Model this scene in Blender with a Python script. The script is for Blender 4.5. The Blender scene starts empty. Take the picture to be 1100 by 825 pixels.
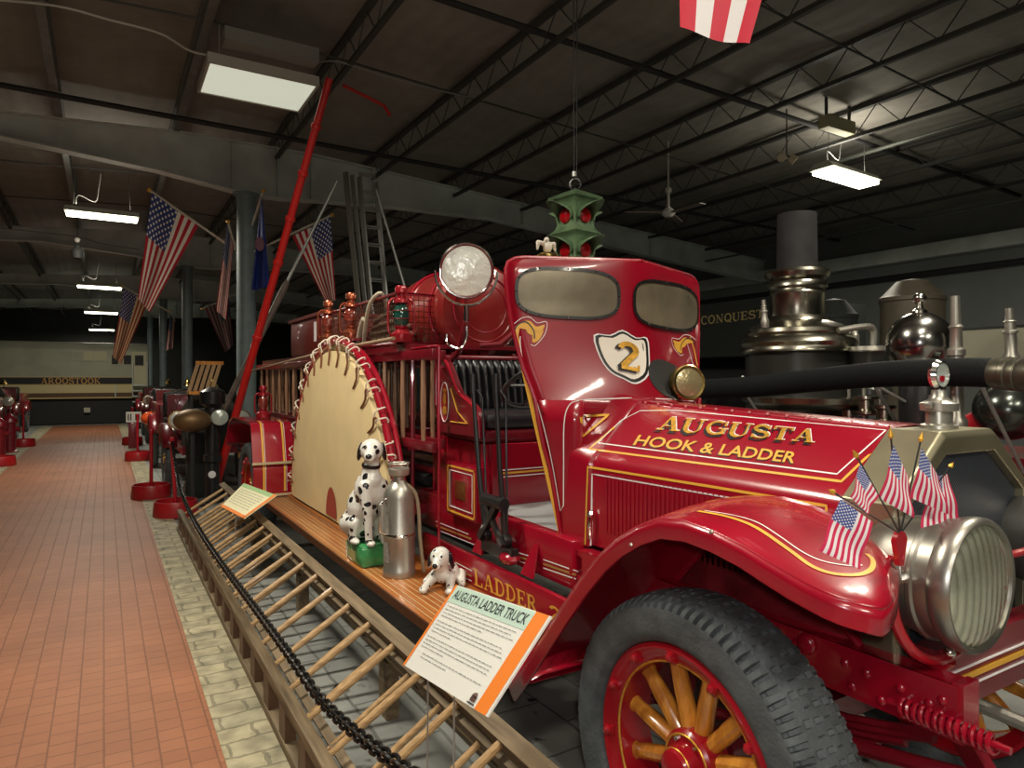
import bpy, bmesh, math, random
from mathutils import Vector, Matrix
from mathutils.bvhtree import BVHTree
random.seed(7)
C = bpy.context.scene.collection
sc = bpy.context.scene
PI = math.pi
TH = math.radians(30.87)
ST, CT = math.sin(TH), math.cos(TH)
F, PXC, PYC, H = 733.0, 550.0, 408.0, 1.55

# ---------- measuring: a sight line of the photograph met with a plane of the place ----------
def ray(px, py):
    l = (px-PXC)/F; z = -(py-PYC)/F
    return Vector((ST+l*CT, CT-l*ST, z))
CAM = Vector((0, 0, H))
def at(px, py, X=None, Y=None, Z=None, d=None):
    r = ray(px, py)
    if X is not None: t = X/r.x
    elif Y is not None: t = Y/r.y
    elif Z is not None: t = (Z-H)/r.z
    else: t = d
    return CAM + r*t

# ---------- materials ----------
MATS = {}
def mat(name, col, rough=.5, metal=0., coat=0., bump=0., bscale=40., emit=None, estr=0., var=0., vscale=6., alpha=None, trans=0., spec=None):
    if name in MATS: return MATS[name]
    m = bpy.data.materials.new(name); m.use_nodes = True
    nt = m.node_tree; b = nt.nodes['Principled BSDF']
    b.inputs['Base Color'].default_value = (*col, 1)
    b.inputs['Roughness'].default_value = rough
    b.inputs['Metallic'].default_value = metal
    b.inputs['Coat Weight'].default_value = coat
    b.inputs['Coat Roughness'].default_value = .06
    if trans: b.inputs['Transmission Weight'].default_value = trans
    if spec is not None: b.inputs['Specular IOR Level'].default_value = spec
    if alpha is not None: b.inputs['Alpha'].default_value = alpha
    if emit:
        b.inputs['Emission Color'].default_value = (*emit, 1); b.inputs['Emission Strength'].default_value = estr
    tc = nt.nodes.new('ShaderNodeTexCoord')
    if var:
        n = nt.nodes.new('ShaderNodeTexNoise'); n.inputs['Scale'].default_value = vscale; n.inputs['Detail'].default_value = 6
        nt.links.new(tc.outputs['Object'], n.inputs['Vector'])
        r = nt.nodes.new('ShaderNodeValToRGB')
        r.color_ramp.elements[0].position = .3; r.color_ramp.elements[1].position = .72
        r.color_ramp.elements[0].color = (*[c*(1-var) for c in col], 1)
        r.color_ramp.elements[1].color = (*[min(1, c*(1+var)) for c in col], 1)
        nt.links.new(n.outputs['Fac'], r.inputs['Fac']); nt.links.new(r.outputs['Color'], b.inputs['Base Color'])
    if bump:
        n2 = nt.nodes.new('ShaderNodeTexNoise'); n2.inputs['Scale'].default_value = bscale; n2.inputs['Detail'].default_value = 4
        nt.links.new(tc.outputs['Object'], n2.inputs['Vector'])
        bp = nt.nodes.new('ShaderNodeBump'); bp.inputs['Strength'].default_value = bump; bp.inputs['Distance'].default_value = .01
        nt.links.new(n2.outputs['Fac'], bp.inputs['Height']); nt.links.new(bp.outputs['Normal'], b.inputs['Normal'])
    MATS[name] = m
    return m

class NX:                      # tiny node expression helper
    def __init__(s, nt): s.nt = nt
    def m(s, op, a, b=None, c=None):
        n = s.nt.nodes.new('ShaderNodeMath'); n.operation = op
        for i, v in enumerate((a, b, c)):
            if v is None: continue
            if isinstance(v, (int, float)): n.inputs[i].default_value = v
            else: s.nt.links.new(v, n.inputs[i])
        return n.outputs[0]
    def mix(s, f, a, b):
        n = s.nt.nodes.new('ShaderNodeMix'); n.data_type = 'RGBA'
        for k, v in ((0, f), (6, a), (7, b)):
            if isinstance(v, tuple): n.inputs[k].default_value = (*v, 1)
            elif isinstance(v, (int, float)): n.inputs[k].default_value = v
            else: s.nt.links.new(v, n.inputs[k])
        return n.outputs[2]

def flag_mat(name, red, white, blue):
    m = bpy.data.materials.new(name); m.use_nodes = True; nt = m.node_tree; b = nt.nodes['Principled BSDF']
    b.inputs['Roughness'].default_value = .8
    x = NX(nt); uv = nt.nodes.new('ShaderNodeUVMap'); sp = nt.nodes.new('ShaderNodeSeparateXYZ')
    nt.links.new(uv.outputs[0], sp.inputs[0]); u, v = sp.outputs[0], sp.outputs[1]
    st = x.m('FLOOR', x.m('MULTIPLY', v, 12.999)); odd = x.m('MODULO', st, 2.0)
    base = x.mix(odd, red, white)
    can = x.m('MULTIPLY', x.m('LESS_THAN', u, .4), x.m('GREATER_THAN', v, 6/13))
    sx = x.m('SINE', x.m('MULTIPLY', u, PI*12/.4)); sy = x.m('SINE', x.m('MULTIPLY', x.m('SUBTRACT', v, 6/13), PI*10/(7/13)))
    star = x.m('GREATER_THAN', x.m('MULTIPLY', sx, sy), .42)
    cc = x.mix(star, blue, white)
    nt.links.new(x.mix(can, base, cc), b.inputs['Base Color'])
    b.inputs['Subsurface Weight'].default_value = 0
    return m

def wood_mat(name, c1, c2, rough=.4, coat=0., scale=(40, 2, 40), line=None):
    m = bpy.data.materials.new(name); m.use_nodes = True; nt = m.node_tree; b = nt.nodes['Principled BSDF']
    b.inputs['Roughness'].default_value = rough; b.inputs['Coat Weight'].default_value = coat; b.inputs['Coat Roughness'].default_value = .1
    tc = nt.nodes.new('ShaderNodeTexCoord'); mp = nt.nodes.new('ShaderNodeMapping'); mp.inputs['Scale'].default_value = scale
    nt.links.new(tc.outputs['Object'], mp.inputs[0])
    n = nt.nodes.new('ShaderNodeTexNoise'); n.inputs['Scale'].default_value = 1.; n.inputs['Detail'].default_value = 5; nt.links.new(mp.outputs[0], n.inputs['Vector'])
    x = NX(nt); r = nt.nodes.new('ShaderNodeValToRGB'); r.color_ramp.elements[0].position = .3; r.color_ramp.elements[1].position = .7
    r.color_ramp.elements[0].color = (*c1, 1); r.color_ramp.elements[1].color = (*c2, 1)
    nt.links.new(n.outputs['Fac'], r.inputs['Fac']); nt.links.new(r.outputs['Color'], b.inputs['Base Color'])
    bp = nt.nodes.new('ShaderNodeBump'); bp.inputs['Strength'].default_value = .3; bp.inputs['Distance'].default_value = .004
    nt.links.new(n.outputs['Fac'], bp.inputs['Height']); nt.links.new(bp.outputs['Normal'], b.inputs['Normal'])
    return m

def brick_mat(name, c1, c2, mortar, bw, bh, ms, rough=.6, noise=(.5, .5), rot=0., off=.5, coat=0., stain=None, nscale=3.):
    m = bpy.data.materials.new(name); m.use_nodes = True; nt = m.node_tree; b = nt.nodes['Principled BSDF']
    b.inputs['Roughness'].default_value = rough; b.inputs['Coat Weight'].default_value = coat
    tc = nt.nodes.new('ShaderNodeTexCoord'); mp = nt.nodes.new('ShaderNodeMapping'); mp.inputs['Rotation'].default_value = (0, 0, rot)
    nt.links.new(tc.outputs['Object'], mp.inputs[0])
    nz = nt.nodes.new('ShaderNodeTexNoise'); nz.inputs['Scale'].default_value = nscale; nz.inputs['Detail'].default_value = 6; nt.links.new(mp.outputs[0], nz.inputs['Vector'])
    br = nt.nodes.new('ShaderNodeTexBrick'); br.offset = off
    br.inputs['Scale'].default_value = 1; br.inputs['Brick Width'].default_value = bw; br.inputs['Row Height'].default_value = bh
    br.inputs['Mortar Size'].default_value = ms; br.inputs['Mortar Smooth'].default_value = .3
    br.inputs['Color1'].default_value = (*c1, 1); br.inputs['Color2'].default_value = (*c2, 1); br.inputs['Mortar'].default_value = (*mortar, 1)
    dist = nt.nodes.new('ShaderNodeVectorMath'); dist.operation = 'ADD'
    sc_ = nt.nodes.new('ShaderNodeVectorMath'); sc_.operation = 'SCALE'; sc_.inputs['Scale'].default_value = noise[0]*.05
    nt.links.new(nz.outputs['Color'], sc_.inputs[0]); nt.links.new(mp.outputs[0], dist.inputs[0]); nt.links.new(sc_.outputs[0], dist.inputs[1])
    nt.links.new(dist.outputs[0], br.inputs['Vector'])
    x = NX(nt)
    mul = nt.nodes.new('ShaderNodeMix'); mul.data_type = 'RGBA'; mul.blend_type = 'MULTIPLY'; mul.inputs[0].default_value = noise[1]
    rr = nt.nodes.new('ShaderNodeValToRGB'); rr.color_ramp.elements[0].position = .3; rr.color_ramp.elements[0].color = (.25, .25, .25, 1); rr.color_ramp.elements[1].position = .65
    nt.links.new(nz.outputs['Fac'], rr.inputs['Fac']); nt.links.new(br.outputs['Color'], mul.inputs[6]); nt.links.new(rr.outputs['Color'], mul.inputs[7])
    out = mul.outputs[2]
    if stain:
        n3 = nt.nodes.new('ShaderNodeTexNoise'); n3.inputs['Scale'].default_value = 5.5; n3.inputs['Detail'].default_value = 3; nt.links.new(tc.outputs['Object'], n3.inputs['Vector'])
        sr = nt.nodes.new('ShaderNodeValToRGB'); sr.color_ramp.elements[0].position = .64; sr.color_ramp.elements[1].position = .69
        nt.links.new(n3.outputs['Fac'], sr.inputs['Fac']); out = x.mix(sr.outputs['Color'], out, stain)
    nt.links.new(out, b.inputs['Base Color'])
    bp = nt.nodes.new('ShaderNodeBump'); bp.inputs['Strength'].default_value = .6; bp.inputs['Distance'].default_value = .01
    h = x.m('SUBTRACT', nz.outputs['Fac'], br.outputs['Fac']); nt.links.new(h, bp.inputs['Height']); nt.links.new(bp.outputs['Normal'], b.inputs['Normal'])
    return m

RED = mat('red_enamel', (.30, .0035, .017), .26, 0, .6, var=.12, vscale=2.5)
RED2 = mat('dark_red_enamel', (.15, .005, .012), .33, 0, .55, var=.2, vscale=5)
REDB = mat('bright_red_enamel', (.36, .005, .014), .28, 0, .6, var=.1)
GOLD = mat('gold_leaf', (.78, .42, .06), .32, .55, 0, var=.25, vscale=60)
YEL = mat('gold_paint', (.75, .40, .05), .4)
WHT = mat('white_line_paint', (.82, .80, .80), .5)
BLK = mat('black_paint', (.012, .012, .013), .35, 0, .3)
BLKM = mat('black_matte', (.02, .02, .02), .7)
LEATH = mat('black_leather', (.012, .012, .014), .32, 0, .2, bump=.2, bscale=120)
RUB = mat('grey_black_rubber', (.075, .085, .09), .7, 0, 0, var=.35, vscale=14, bump=.3, bscale=90)
NICK = mat('dull_nickel', (.50, .48, .42), .36, .8, 0, var=.18, vscale=9, bump=.05)
CHR = mat('polished_nickel', (.72, .70, .66), .14, 1.)
SHELL = mat('brushed_nickel_shell', (.33, .30, .20), .40, .8, 0, var=.15, vscale=5)
BRS = mat('brass', (.70, .50, .18), .25, 1., 0, var=.2, vscale=12)
COP = mat('copper_red_lantern', (.45, .12, .06), .25, .8, .3)
STEEL = mat('galvanised_steel', (.42, .42, .40), .45, .7)
SPK = wood_mat('varnished_oak_spoke', (.42, .13, .015), (.80, .34, .05), .25, .8, (30, 30, 6))
RB = wood_mat('varnished_running_board', (.30, .088, .018), (.50, .18, .045), .28, .6, (30, 1.5, 30))
OLDW = wood_mat('weathered_ladder_wood', (.10, .068, .036), (.26, .19, .11), .7, 0, (50, 3, 50))
RUNG = wood_mat('worn_rung_wood', (.30, .17, .07), (.52, .33, .15), .45, .1, (8, 60, 60))
RUNG2 = wood_mat('copper_brown_rung_wood', (.20, .09, .045), (.38, .22, .13), .35, .4, (60, 60, 5))
CANV = mat('cream_canvas', (.76, .60, .32), .8, var=.06, vscale=4, bump=.3, bscale=200)
CANVD = mat('cream_canvas_edge', (.60, .53, .38), .8)
ROPE = mat('white_rope', (.78, .72, .60), .8)
LACE = mat('brown_lacing', (.20, .07, .03), .8)
IRON = mat('black_iron_chain', (.014, .013, .012), .38, .6)
BEAM = mat('grey_painted_steel', (.56, .61, .58), .6, 0, 0, var=.18, vscale=2)
BEAMD = mat('dark_joist_steel', (.06, .06, .055), .6, .2)
GLS = mat('clear_glass', (.9, .9, .88), .05, 0, 0, trans=.9)
ORG = mat('orange_print', (.85, .22, .02), .6)
PAP = mat('white_card', (.78, .77, .72), .6)
PAPY = mat('cream_card', (.82, .78, .50), .6)
MINT = mat('pale_mint_print', (.52, .68, .58), .6)
INK = mat('dark_ink', (.03, .035, .04), .6)
INKG = mat('grey_ink', (.30, .30, .30), .6)
LAMP = mat('lit_diffuser', (.9, .9, .8), .5, emit=(1., .96, .72), estr=9.)
LAMPP = mat('pale_panel_diffuser', (.8, .8, .7), .5, emit=(.80, .84, .68), estr=.62)
USF = flag_mat('us_flag_nylon', (.50, .012, .03), (.85, .78, .68), (.03, .05, .20))
USS = flag_mat('us_flag_cotton', (.62, .02, .09), (.82, .76, .78), (.05, .09, .30))

# ---------- mesh builder ----------
ORG_OF = {}
def tag(o, label, cat, group=None, kind=None):
    if label: o['label'] = label
    if cat: o['category'] = cat
    if group: o['group'] = group
    if kind: o['kind'] = kind
    return o
def thing(name, loc, label, cat, group=None):
    o = bpy.data.objects.new(name, None); C.objects.link(o); o.location = loc
    o.empty_display_size = .1; ORG_OF[o.name] = Vector(loc)
    return tag(o, label, cat, group)
def perp(t):
    a = Vector((0, 0, 1)) if abs(t.z) < .9 else Vector((1, 0, 0))
    u = t.cross(a).normalized(); return u, t.cross(u).normalized()
class MB:
    def __init__(s): s.v = []; s.f = []; s.mi = []; s.uv = {}; s.sm = []
    def add(s, vs, fs, mi=0, smooth=False):
        o = len(s.v); s.v += [Vector(p) for p in vs]
        for f in fs: s.f.append(tuple(i+o for i in f)); s.mi.append(mi); s.sm.append(smooth)
        return s
    def box(s, c, size, rot=None, mi=0, bev=0):
        c = Vector(c); hx, hy, hz = [a/2 for a in size]
        R = rot if rot is not None else Matrix.Identity(3)
        if bev <= 0:
            vs = [c + R @ Vector((sx*hx, sy*hy, sz*hz)) for sx in (-1, 1) for sy in (-1, 1) for sz in (-1, 1)]
            return s.add(vs, [(0, 1, 3, 2), (4, 6, 7, 5), (0, 4, 5, 1), (2, 3, 7, 6), (0, 2, 6, 4), (1, 5, 7, 3)], mi)
        bm = bmesh.new(); bmesh.ops.create_cube(bm, size=1)
        for v in bm.verts: v.co = Vector((v.co.x*size[0], v.co.y*size[1], v.co.z*size[2]))
        bmesh.ops.bevel(bm, geom=bm.edges[:], offset=min(bev, min(size)*.45), segments=2, affect='EDGES', profile=.5)
        bm.verts.index_update()
        s.add([c + R @ v.co for v in bm.verts], [[v.index for v in f.verts] for f in bm.faces], mi, True); bm.free()
        return s
    def bx(s, x0, x1, y0, y1, z0, z1, mi=0, bev=0):
        return s.box(((x0+x1)/2, (y0+y1)/2, (z0+z1)/2), (abs(x1-x0), abs(y1-y0), abs(z1-z0)), None, mi, bev)
    def beam(s, a, b, w, h, up=(0, 0, 1), mi=0):   # rectangular bar from a to b
        a, b = Vector(a), Vector(b); t = (b-a).normalized(); u = t.cross(Vector(up))
        if u.length < 1e-4: u = t.cross(Vector((1, 0, 0)))
        u.normalize(); n = u.cross(t).normalized()
        R = Matrix((u, t, n)).transposed()
        return s.box((a+b)/2, (w, (b-a).length, h), R, mi)
    def tube(s, pts, r, n=10, mi=0, cap=True, closed=False):
        pts = [Vector(p) for p in pts]; k = len(pts)
        rs = r if isinstance(r, (list, tuple)) else [r]*k
        vs = []; u = None
        for i, p in enumerate(pts):
            if closed: t = (pts[(i+1) % k]-pts[i-1])
            else: t = pts[min(i+1, k-1)]-pts[max(i-1, 0)]
            t = t.normalized() if t.length > 1e-9 else Vector((0, 0, 1))
            if u is None: u, w = perp(t)
            else:
                u = (u - t*u.dot(t)); u = u.normalized() if u.length > 1e-6 else perp(t)[0]; w = t.cross(u)
            for j in range(n):
                a = 2*PI*j/n; vs.append(p + (u*math.cos(a)+w*math.sin(a))*rs[i])
        fs = []
        for i in range(k if closed else k-1):
            for j in range(n):
                a = i*n+j; b = i*n+(j+1) % n; c = ((i+1) % k)*n+(j+1) % n; d = ((i+1) % k)*n+j
                fs.append((a, b, c, d))
        if cap and not closed:
            fs.append(tuple(range(n))[::-1]); fs.append(tuple((k-1)*n+j for j in range(n)))
        return s.add(vs, fs, mi, True)
    def lathe(s, prof, c=(0, 0, 0), axis=(0, 0, 1), n=32, mi=0, smooth=True):   # prof: (radius, along axis)
        c = Vector(c); t = Vector(axis).normalized(); u, w = perp(t); vs = []
        for (r, h) in prof:
            for j in range(n):
                a = 2*PI*j/n; vs.append(c + t*h + (u*math.cos(a)+w*math.sin(a))*max(r, 1e-5))
        fs = [(i*n+j, i*n+(j+1) % n, (i+1)*n+(j+1) % n, (i+1)*n+j) for i in range(len(prof)-1) for j in range(n)]
        return s.add(vs, fs, mi, smooth)
    def ball(s, c, r, n=16, mi=0, sc_=(1, 1, 1), R=None):
        c = Vector(c); vs = []; m = n//2
        R = R or Matrix.Identity(3)
        for i in range(m+1):
            p = PI*i/m
            for j in range(n):
                a = 2*PI*j/n
                vs.append(c + R @ Vector((r*sc_[0]*math.sin(p)*math.cos(a), r*sc_[1]*math.sin(p)*math.sin(a), r*sc_[2]*math.cos(p))))
        fs = [(i*n+j, i*n+(j+1) % n, (i+1)*n+(j+1) % n, (i+1)*n+j) for i in range(m) for j in range(n)]
        return s.add(vs, fs, mi, True)
    def prism(s, poly, d, mi=0):      # poly: 3D points (planar), extruded by vector d
        poly = [Vector(p) for p in poly]; d = Vector(d); n = len(poly)
        fs = [tuple(range(n)), tuple(range(2*n-1, n-1, -1))]+[(i, (i+1) % n, n+(i+1) % n, n+i) for i in range(n)]
        return s.add(poly+[p+d for p in poly], fs, mi)
    def grid(s, rows, mi=0, uv=False, smooth=True, closed=False):
        nr, nc = len(rows), len(rows[0]); o = len(s.v)
        s.v += [Vector(p) for r in rows for p in r]
        for i in range(nr-1):
            for j in range(nc if closed else nc-1):
                jn = (j+1) % nc
                f = (o+i*nc+j, o+i*nc+jn, o+(i+1)*nc+jn, o+(i+1)*nc+j)
                if uv: s.uv[len(s.f)] = [(j/(nc-1), 1-i/(nr-1)), ((j+1)/(nc-1), 1-i/(nr-1)), ((j+1)/(nc-1), 1-(i+1)/(nr-1)), (j/(nc-1), 1-(i+1)/(nr-1))]
                s.f.append(f); s.mi.append(mi); s.sm.append(smooth)
        return s
    def torus(s, c, axis, R, r, n=32, m=8, mi=0, a0=0, a1=2*PI):
        c = Vector(c); t = Vector(axis).normalized(); u, w = perp(t)
        full = abs(a1-a0-2*PI) < 1e-6; k = n if full else n+1
        pts = [c+(u*math.cos(a0+(a1-a0)*i/n)+w*math.sin(a0+(a1-a0)*i/n))*R for i in range(k)]
        return s.tube(pts, r, m, mi, True, full)
    def build(s, name, mats, parent=None, thick=0, label=None, bevel=0, fix=True, smooth_angle=35, ref=None):
        org = Vector((0, 0, 0)); p = parent
        if p is not None: org = ORG_OF.get(p.name, org)
        me = bpy.data.meshes.new(name)
        me.from_pydata([v-org for v in s.v], [], s.f)
        if not isinstance(mats, (list, tuple)): mats = [mats]
        for m in mats: me.materials.append(m)
        for i, poly in enumerate(me.polygons): poly.material_index = s.mi[i]; poly.use_smooth = s.sm[i]
        if s.uv:
            l = me.uv_layers.new(name='UVMap')
            for i, uvs in s.uv.items():
                for k, li in enumerate(me.polygons[i].loop_indices): l.data[li].uv = uvs[k]
        if fix:
            bm = bmesh.new(); bm.from_mesh(me); bmesh.ops.recalc_face_normals(bm, faces=bm.faces[:])
            if thick and sum(f.normal.dot(Vector(ref) if ref else CAM-org-f.calc_center_median())*f.calc_area() for f in bm.faces) < 0:
                bmesh.ops.reverse_faces(bm, faces=bm.faces[:])
            bm.to_mesh(me); bm.free()
        me.validate()
        try: me.set_sharp_from_angle(angle=math.radians(smooth_angle))
        except Exception: pass
        o = bpy.data.objects.new(name, me); C.objects.link(o)
        if thick:
            md = o.modifiers.new('thickness', 'SOLIDIFY'); md.thickness = thick; md.offset = -1
        if bevel:
            md = o.modifiers.new('soft_edges', 'BEVEL'); md.width = bevel; md.segments = 2; md.limit_method = 'ANGLE'
        if parent is not None: o.parent = parent; ORG_OF[o.name] = org
        else: ORG_OF[o.name] = Vector((0, 0, 0))
        if label: o['label'] = label
        return o
    def bvh(s): return BVHTree.FromPolygons(s.v, s.f)

def kids(o): return [x for x in bpy.data.objects if x.parent == o]
def copy_tree(o, loc=None, rot=None, parent=None, scale=None):
    ch = kids(o); c = o.copy(); C.objects.link(c)
    if parent is not None: c.parent = parent
    for x in ch: copy_tree(x, parent=c)
    if loc is not None: c.location = loc
    if rot is not None: c.rotation_euler = rot
    if scale is not None: c.scale = scale
    return c

def hit(bv, px, py, off=.002):
    r = ray(px, py).normalized(); p, n, i, d = bv.ray_cast(CAM, r)
    if p is None: return None, None
    if n.dot(r) > 0: n = -n
    return p+n*off, n
def smoothline(pts, k=6, closed=False):      # Catmull-Rom
    out = []; n = len(pts)
    P = lambda i: pts[i % n] if closed else pts[max(0, min(n-1, i))]
    for i in range(n if closed else n-1):
        a, b, c, d = P(i-1), P(i), P(i+1), P(i+2)
        for j in range(k):
            t = j/k
            out.append(tuple(.5*((2*b[q])+(-a[q]+c[q])*t+(2*a[q]-5*b[q]+4*c[q]-d[q])*t*t+(-a[q]+3*b[q]-3*c[q]+d[q])*t**3) for q in range(len(b))))
    if not closed: out.append(tuple(pts[-1]))
    return out
def stripe(name, bv, line, w, m, parent, step=5., off=.002, widths=None):   # painted line laid on a surface
    pts = []
    for (a, b) in zip(line[:-1], line[1:]):
        n = max(1, int(math.hypot(b[0]-a[0], b[1]-a[1])/step))
        for j in range(n): pts.append((a[0]+(b[0]-a[0])*j/n, a[1]+(b[1]-a[1])*j/n))
    pts.append(line[-1])
    H_ = [hit(bv, *p, off) for p in pts]; H_ = [h for h in H_ if h[0] is not None]
    if len(H_) < 2: return None
    mb = MB(); k = len(H_); L = []
    for i, (p, n) in enumerate(H_):
        t = (H_[min(i+1, k-1)][0]-H_[max(i-1, 0)][0]); t = t.normalized() if t.length > 1e-9 else Vector((0, 1, 0))
        sd = n.cross(t).normalized()*(w/2 if not widths else w/2*widths(i/(k-1)))
        L.append([p-sd, p+sd])
    mb.grid(L)
    return mb.build(name, m, parent, fix=False)
def poly_on(name, bv, poly, m, parent, off=.002):
    cx = sum(p[0] for p in poly)/len(poly); cy = sum(p[1] for p in poly)/len(poly); rows = []
    for q in (.02, .2, .4, .6, .8, 1.):
        r_ = [hit(bv, cx+(a-cx)*q, cy+(b-cy)*q, off)[0] for a, b in poly]
        if any(h is None for h in r_): continue
        rows.append(r_)
    if len(rows) < 2: return None
    mb = MB(); mb.grid(rows, closed=True); mb.add(rows[0], [tuple(range(len(rows[0])))])
    return mb.build(name, m, parent, fix=False)

# ---------- serif lettering from strokes ----------
def arc(cx, cy, rx, ry, a0, a1, n=10):
    return [(cx+rx*math.cos(math.radians(a0+(a1-a0)*i/n)), cy+ry*math.sin(math.radians(a0+(a1-a0)*i/n))) for i in range(n+1)]
HV, LT = .17, .07
GL = {
 'A': (.86, [([(.13, 0), (.40, 1)], LT), ([(.43, 1), (.70, 0)], HV), ([(.2, .33), (.6, .33)], LT), ([(0, .035), (.27, .035)], LT), ([(.53, .035), (.88, .035)], LT)]),
 'U': (.84, [([(.16, 1), (.16, .3)]+arc(.42, .3, .26, .3, 180, 270, 6), HV), (arc(.42, .3, .26, .3, 270, 360, 6)+[(.68, 1)], LT), ([(0, .965), (.34, .965)], LT), ([(.54, .965), (.84, .965)], LT)]),
 'G': (.84, [(arc(.44, .5, .34, .46, 60, 180, 10), HV*.8), (arc(.44, .5, .34, .46, 180, 320, 10), HV*.8), ([(.71, 0.05), (.71, .45)], HV*.8), ([(.50, .45), (.86, .45)], LT), ([(.72, .98), (.72, .66)], LT)]),
 'S': (.70, [(arc(.34, .73, .24, .24, 20, 200, 8)+arc(.36, .27, .27, .24, 100, -30, 8), HV), (arc(.36, .27, .27, .24, -30, -160, 8), LT*1.4), ([(.6, .98), (.6, .70)], LT), ([(.08, .3), (.08, .02)], LT)]),
 'T': (.80, [([(.4, 1), (.4, 0)], HV), ([(.02, .96), (.78, .96)], LT*1.2), ([(.05, 1), (.05, .74)], LT), ([(.75, 1), (.75, .74)], LT), ([(.22, .035), (.58, .035)], LT)]),
 'R': (.86, [([(.18, 0), (.18, 1)], HV), ([(.18, .96), (.4, .96)]+arc(.4, .74, .22, .22, 90, -90, 8)+[(.18, .52)], LT*1.4), ([(.4, .5), (.72, .03)], HV), ([(0, .035), (.36, .035)], LT), ([(0, .965), (.2, .965)], LT), ([(.6, .035), (.9, .035)], LT)]),
 'O': (.84, [(arc(.42, .5, .32, .46, 70, 290, 14), HV), (arc(.42, .5, .32, .46, -70, 70, 12), HV)]),
 'Q': (.84, [(arc(.42, .5, .32, .46, 70, 290, 14), HV), (arc(.42, .5, .32, .46, -70, 70, 12), HV), ([(.4, .25), (.75, -.1)], HV*.8)]),
 'C': (.78, [(arc(.44, .5, .34, .46, 45, 315, 16), HV*.9), ([(.7, .98), (.7, .66)], LT)]),
 'K': (.88, [([(.18, 0), (.18, 1)], HV), ([(.25, .4), (.72, .98)], LT*1.2), ([(.38, .55), (.74, .03)], HV), ([(0, .035), (.36, .035)], LT), ([(0, .965), (.36, .965)], LT), ([(.56, .965), (.88, .965)], LT), ([(.58, .035), (.92, .035)], LT)]),
 'N': (.88, [([(.16, 0), (.16, 1)], LT), ([(.16, .98), (.70, .02)], HV), ([(.72, 0), (.72, 1)], LT), ([(0, .965), (.2, .965)], LT), ([(.56, .965), (.88, .965)], LT), ([(0, .035), (.32, .035)], LT)]),
 'E': (.76, [([(.18, 0), (.18, 1)], HV), ([(0, .96), (.68, .96)], LT*1.2), ([(.18, .5), (.5, .5)], LT*1.2), ([(0, .04), (.7, .04)], LT*1.2), ([(.66, 1), (.66, .76)], LT), ([(.68, .24), (.68, 0)], LT), ([(.5, .62), (.5, .38)], LT)]),
 'L': (.72, [([(.18, 0), (.18, 1)], HV), ([(0, .965), (.36, .965)], LT), ([(0, .04), (.66, .04)], LT*1.2), ([(.64, .28), (.64, 0)], LT)]),
 'D': (.84, [([(.18, 0), (.18, 1)], HV), ([(0, .96), (.34, .96)]+arc(.34, .5, .38, .46, 90, -90, 12)+[(0, .04)], LT*1.7)]),
 '2': (.66, [(arc(.32, .74, .23, .23, 170, -20, 10)+[(.12, .12)], HV), ([(.08, .07), (.60, .07)], HV*.8), ([(.6, .24), (.6, 0)], LT)]),
 ' ': (.4, [])}
def letters(word, gap=.06):
    x = 0; polys = []
    for ch in word:
        w, st = GL[ch]
        for pts, lw in st:
            k = len(pts)
            L = []
            for i, p in enumerate(pts):
                a = pts[max(i-1, 0)]; b = pts[min(i+1, k-1)]; dx, dy = b[0]-a[0], b[1]-a[1]; q = math.hypot(dx, dy) or 1
                nx, ny = -dy/q*lw/2, dx/q*lw/2; L.append(((x+p[0]+nx, p[1]+ny), (x+p[0]-nx, p[1]-ny)))
            for i in range(k-1): polys.append([L[i][0], L[i][1], L[i+1][1], L[i+1][0]])
        x += w+gap
    return [[(a/(x-gap), b) for a, b in p] for p in polys]
def bil(q, u, v):     # q: corners tl, tr, br, bl ; v up
    tl, tr, br, bl = q
    f = lambda k: (tl[k]*(1-u)+tr[k]*u)*v+(bl[k]*(1-u)+br[k]*u)*(1-v)
    return tuple(f(k) for k in range(len(tl)))
def serif_on(name, bv, word, q, m, parent, off=.002, gap=.06, dx=0, dy=0):
    mb = MB()
    for i, p in enumerate(letters(word, gap)):
        vs = [hit(bv, bil(q, a, b)[0]+dx, bil(q, a, b)[1]+dy, off+.00005*(i % 7))[0] for a, b in p]
        if any(v is None for v in vs): continue
        mb.add(vs, [(0, 1, 2, 3)])
    return mb.build(name, m, parent, fix=False)
_tc = {}
def sans(word, off=0., shear=0.):
    cu = bpy.data.curves.new('t', 'FONT'); cu.body = word; cu.size = 1; cu.offset = off; cu.shear = shear; cu.resolution_u = 3
    o = bpy.data.objects.new('t', cu); C.objects.link(o)
    me = bpy.data.meshes.new_from_object(o.evaluated_get(bpy.context.evaluated_depsgraph_get()))
    vs = [(v.co.x, v.co.y) for v in me.vertices]; fs = [tuple(p.vertices) for p in me.polygons]
    bpy.data.objects.remove(o); bpy.data.curves.remove(cu); bpy.data.meshes.remove(me)
    x0 = min(a for a, b in vs); x1 = max(a for a, b in vs); y0 = min(b for a, b in vs); y1 = max(b for a, b in vs)
    return [((a-x0)/(x1-x0), (b-y0)/(y1-y0)) for a, b in vs], fs
def sans_on(name, bv, word, q, m, parent, off=.002, bold=0., shear=0., dx=0, dy=0):
    vs, fs = sans(word, bold, shear)
    P = [hit(bv, bil(q, a, b)[0]+dx, bil(q, a, b)[1]+dy, off)[0] for a, b in vs]
    fs = [f for f in fs if all(P[i] is not None for i in f)]
    P = [p if p is not None else Vector((0, 0, -5)) for p in P]
    mb = MB(); mb.add(P, fs); return mb.build(name, m, parent, fix=False)
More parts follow.
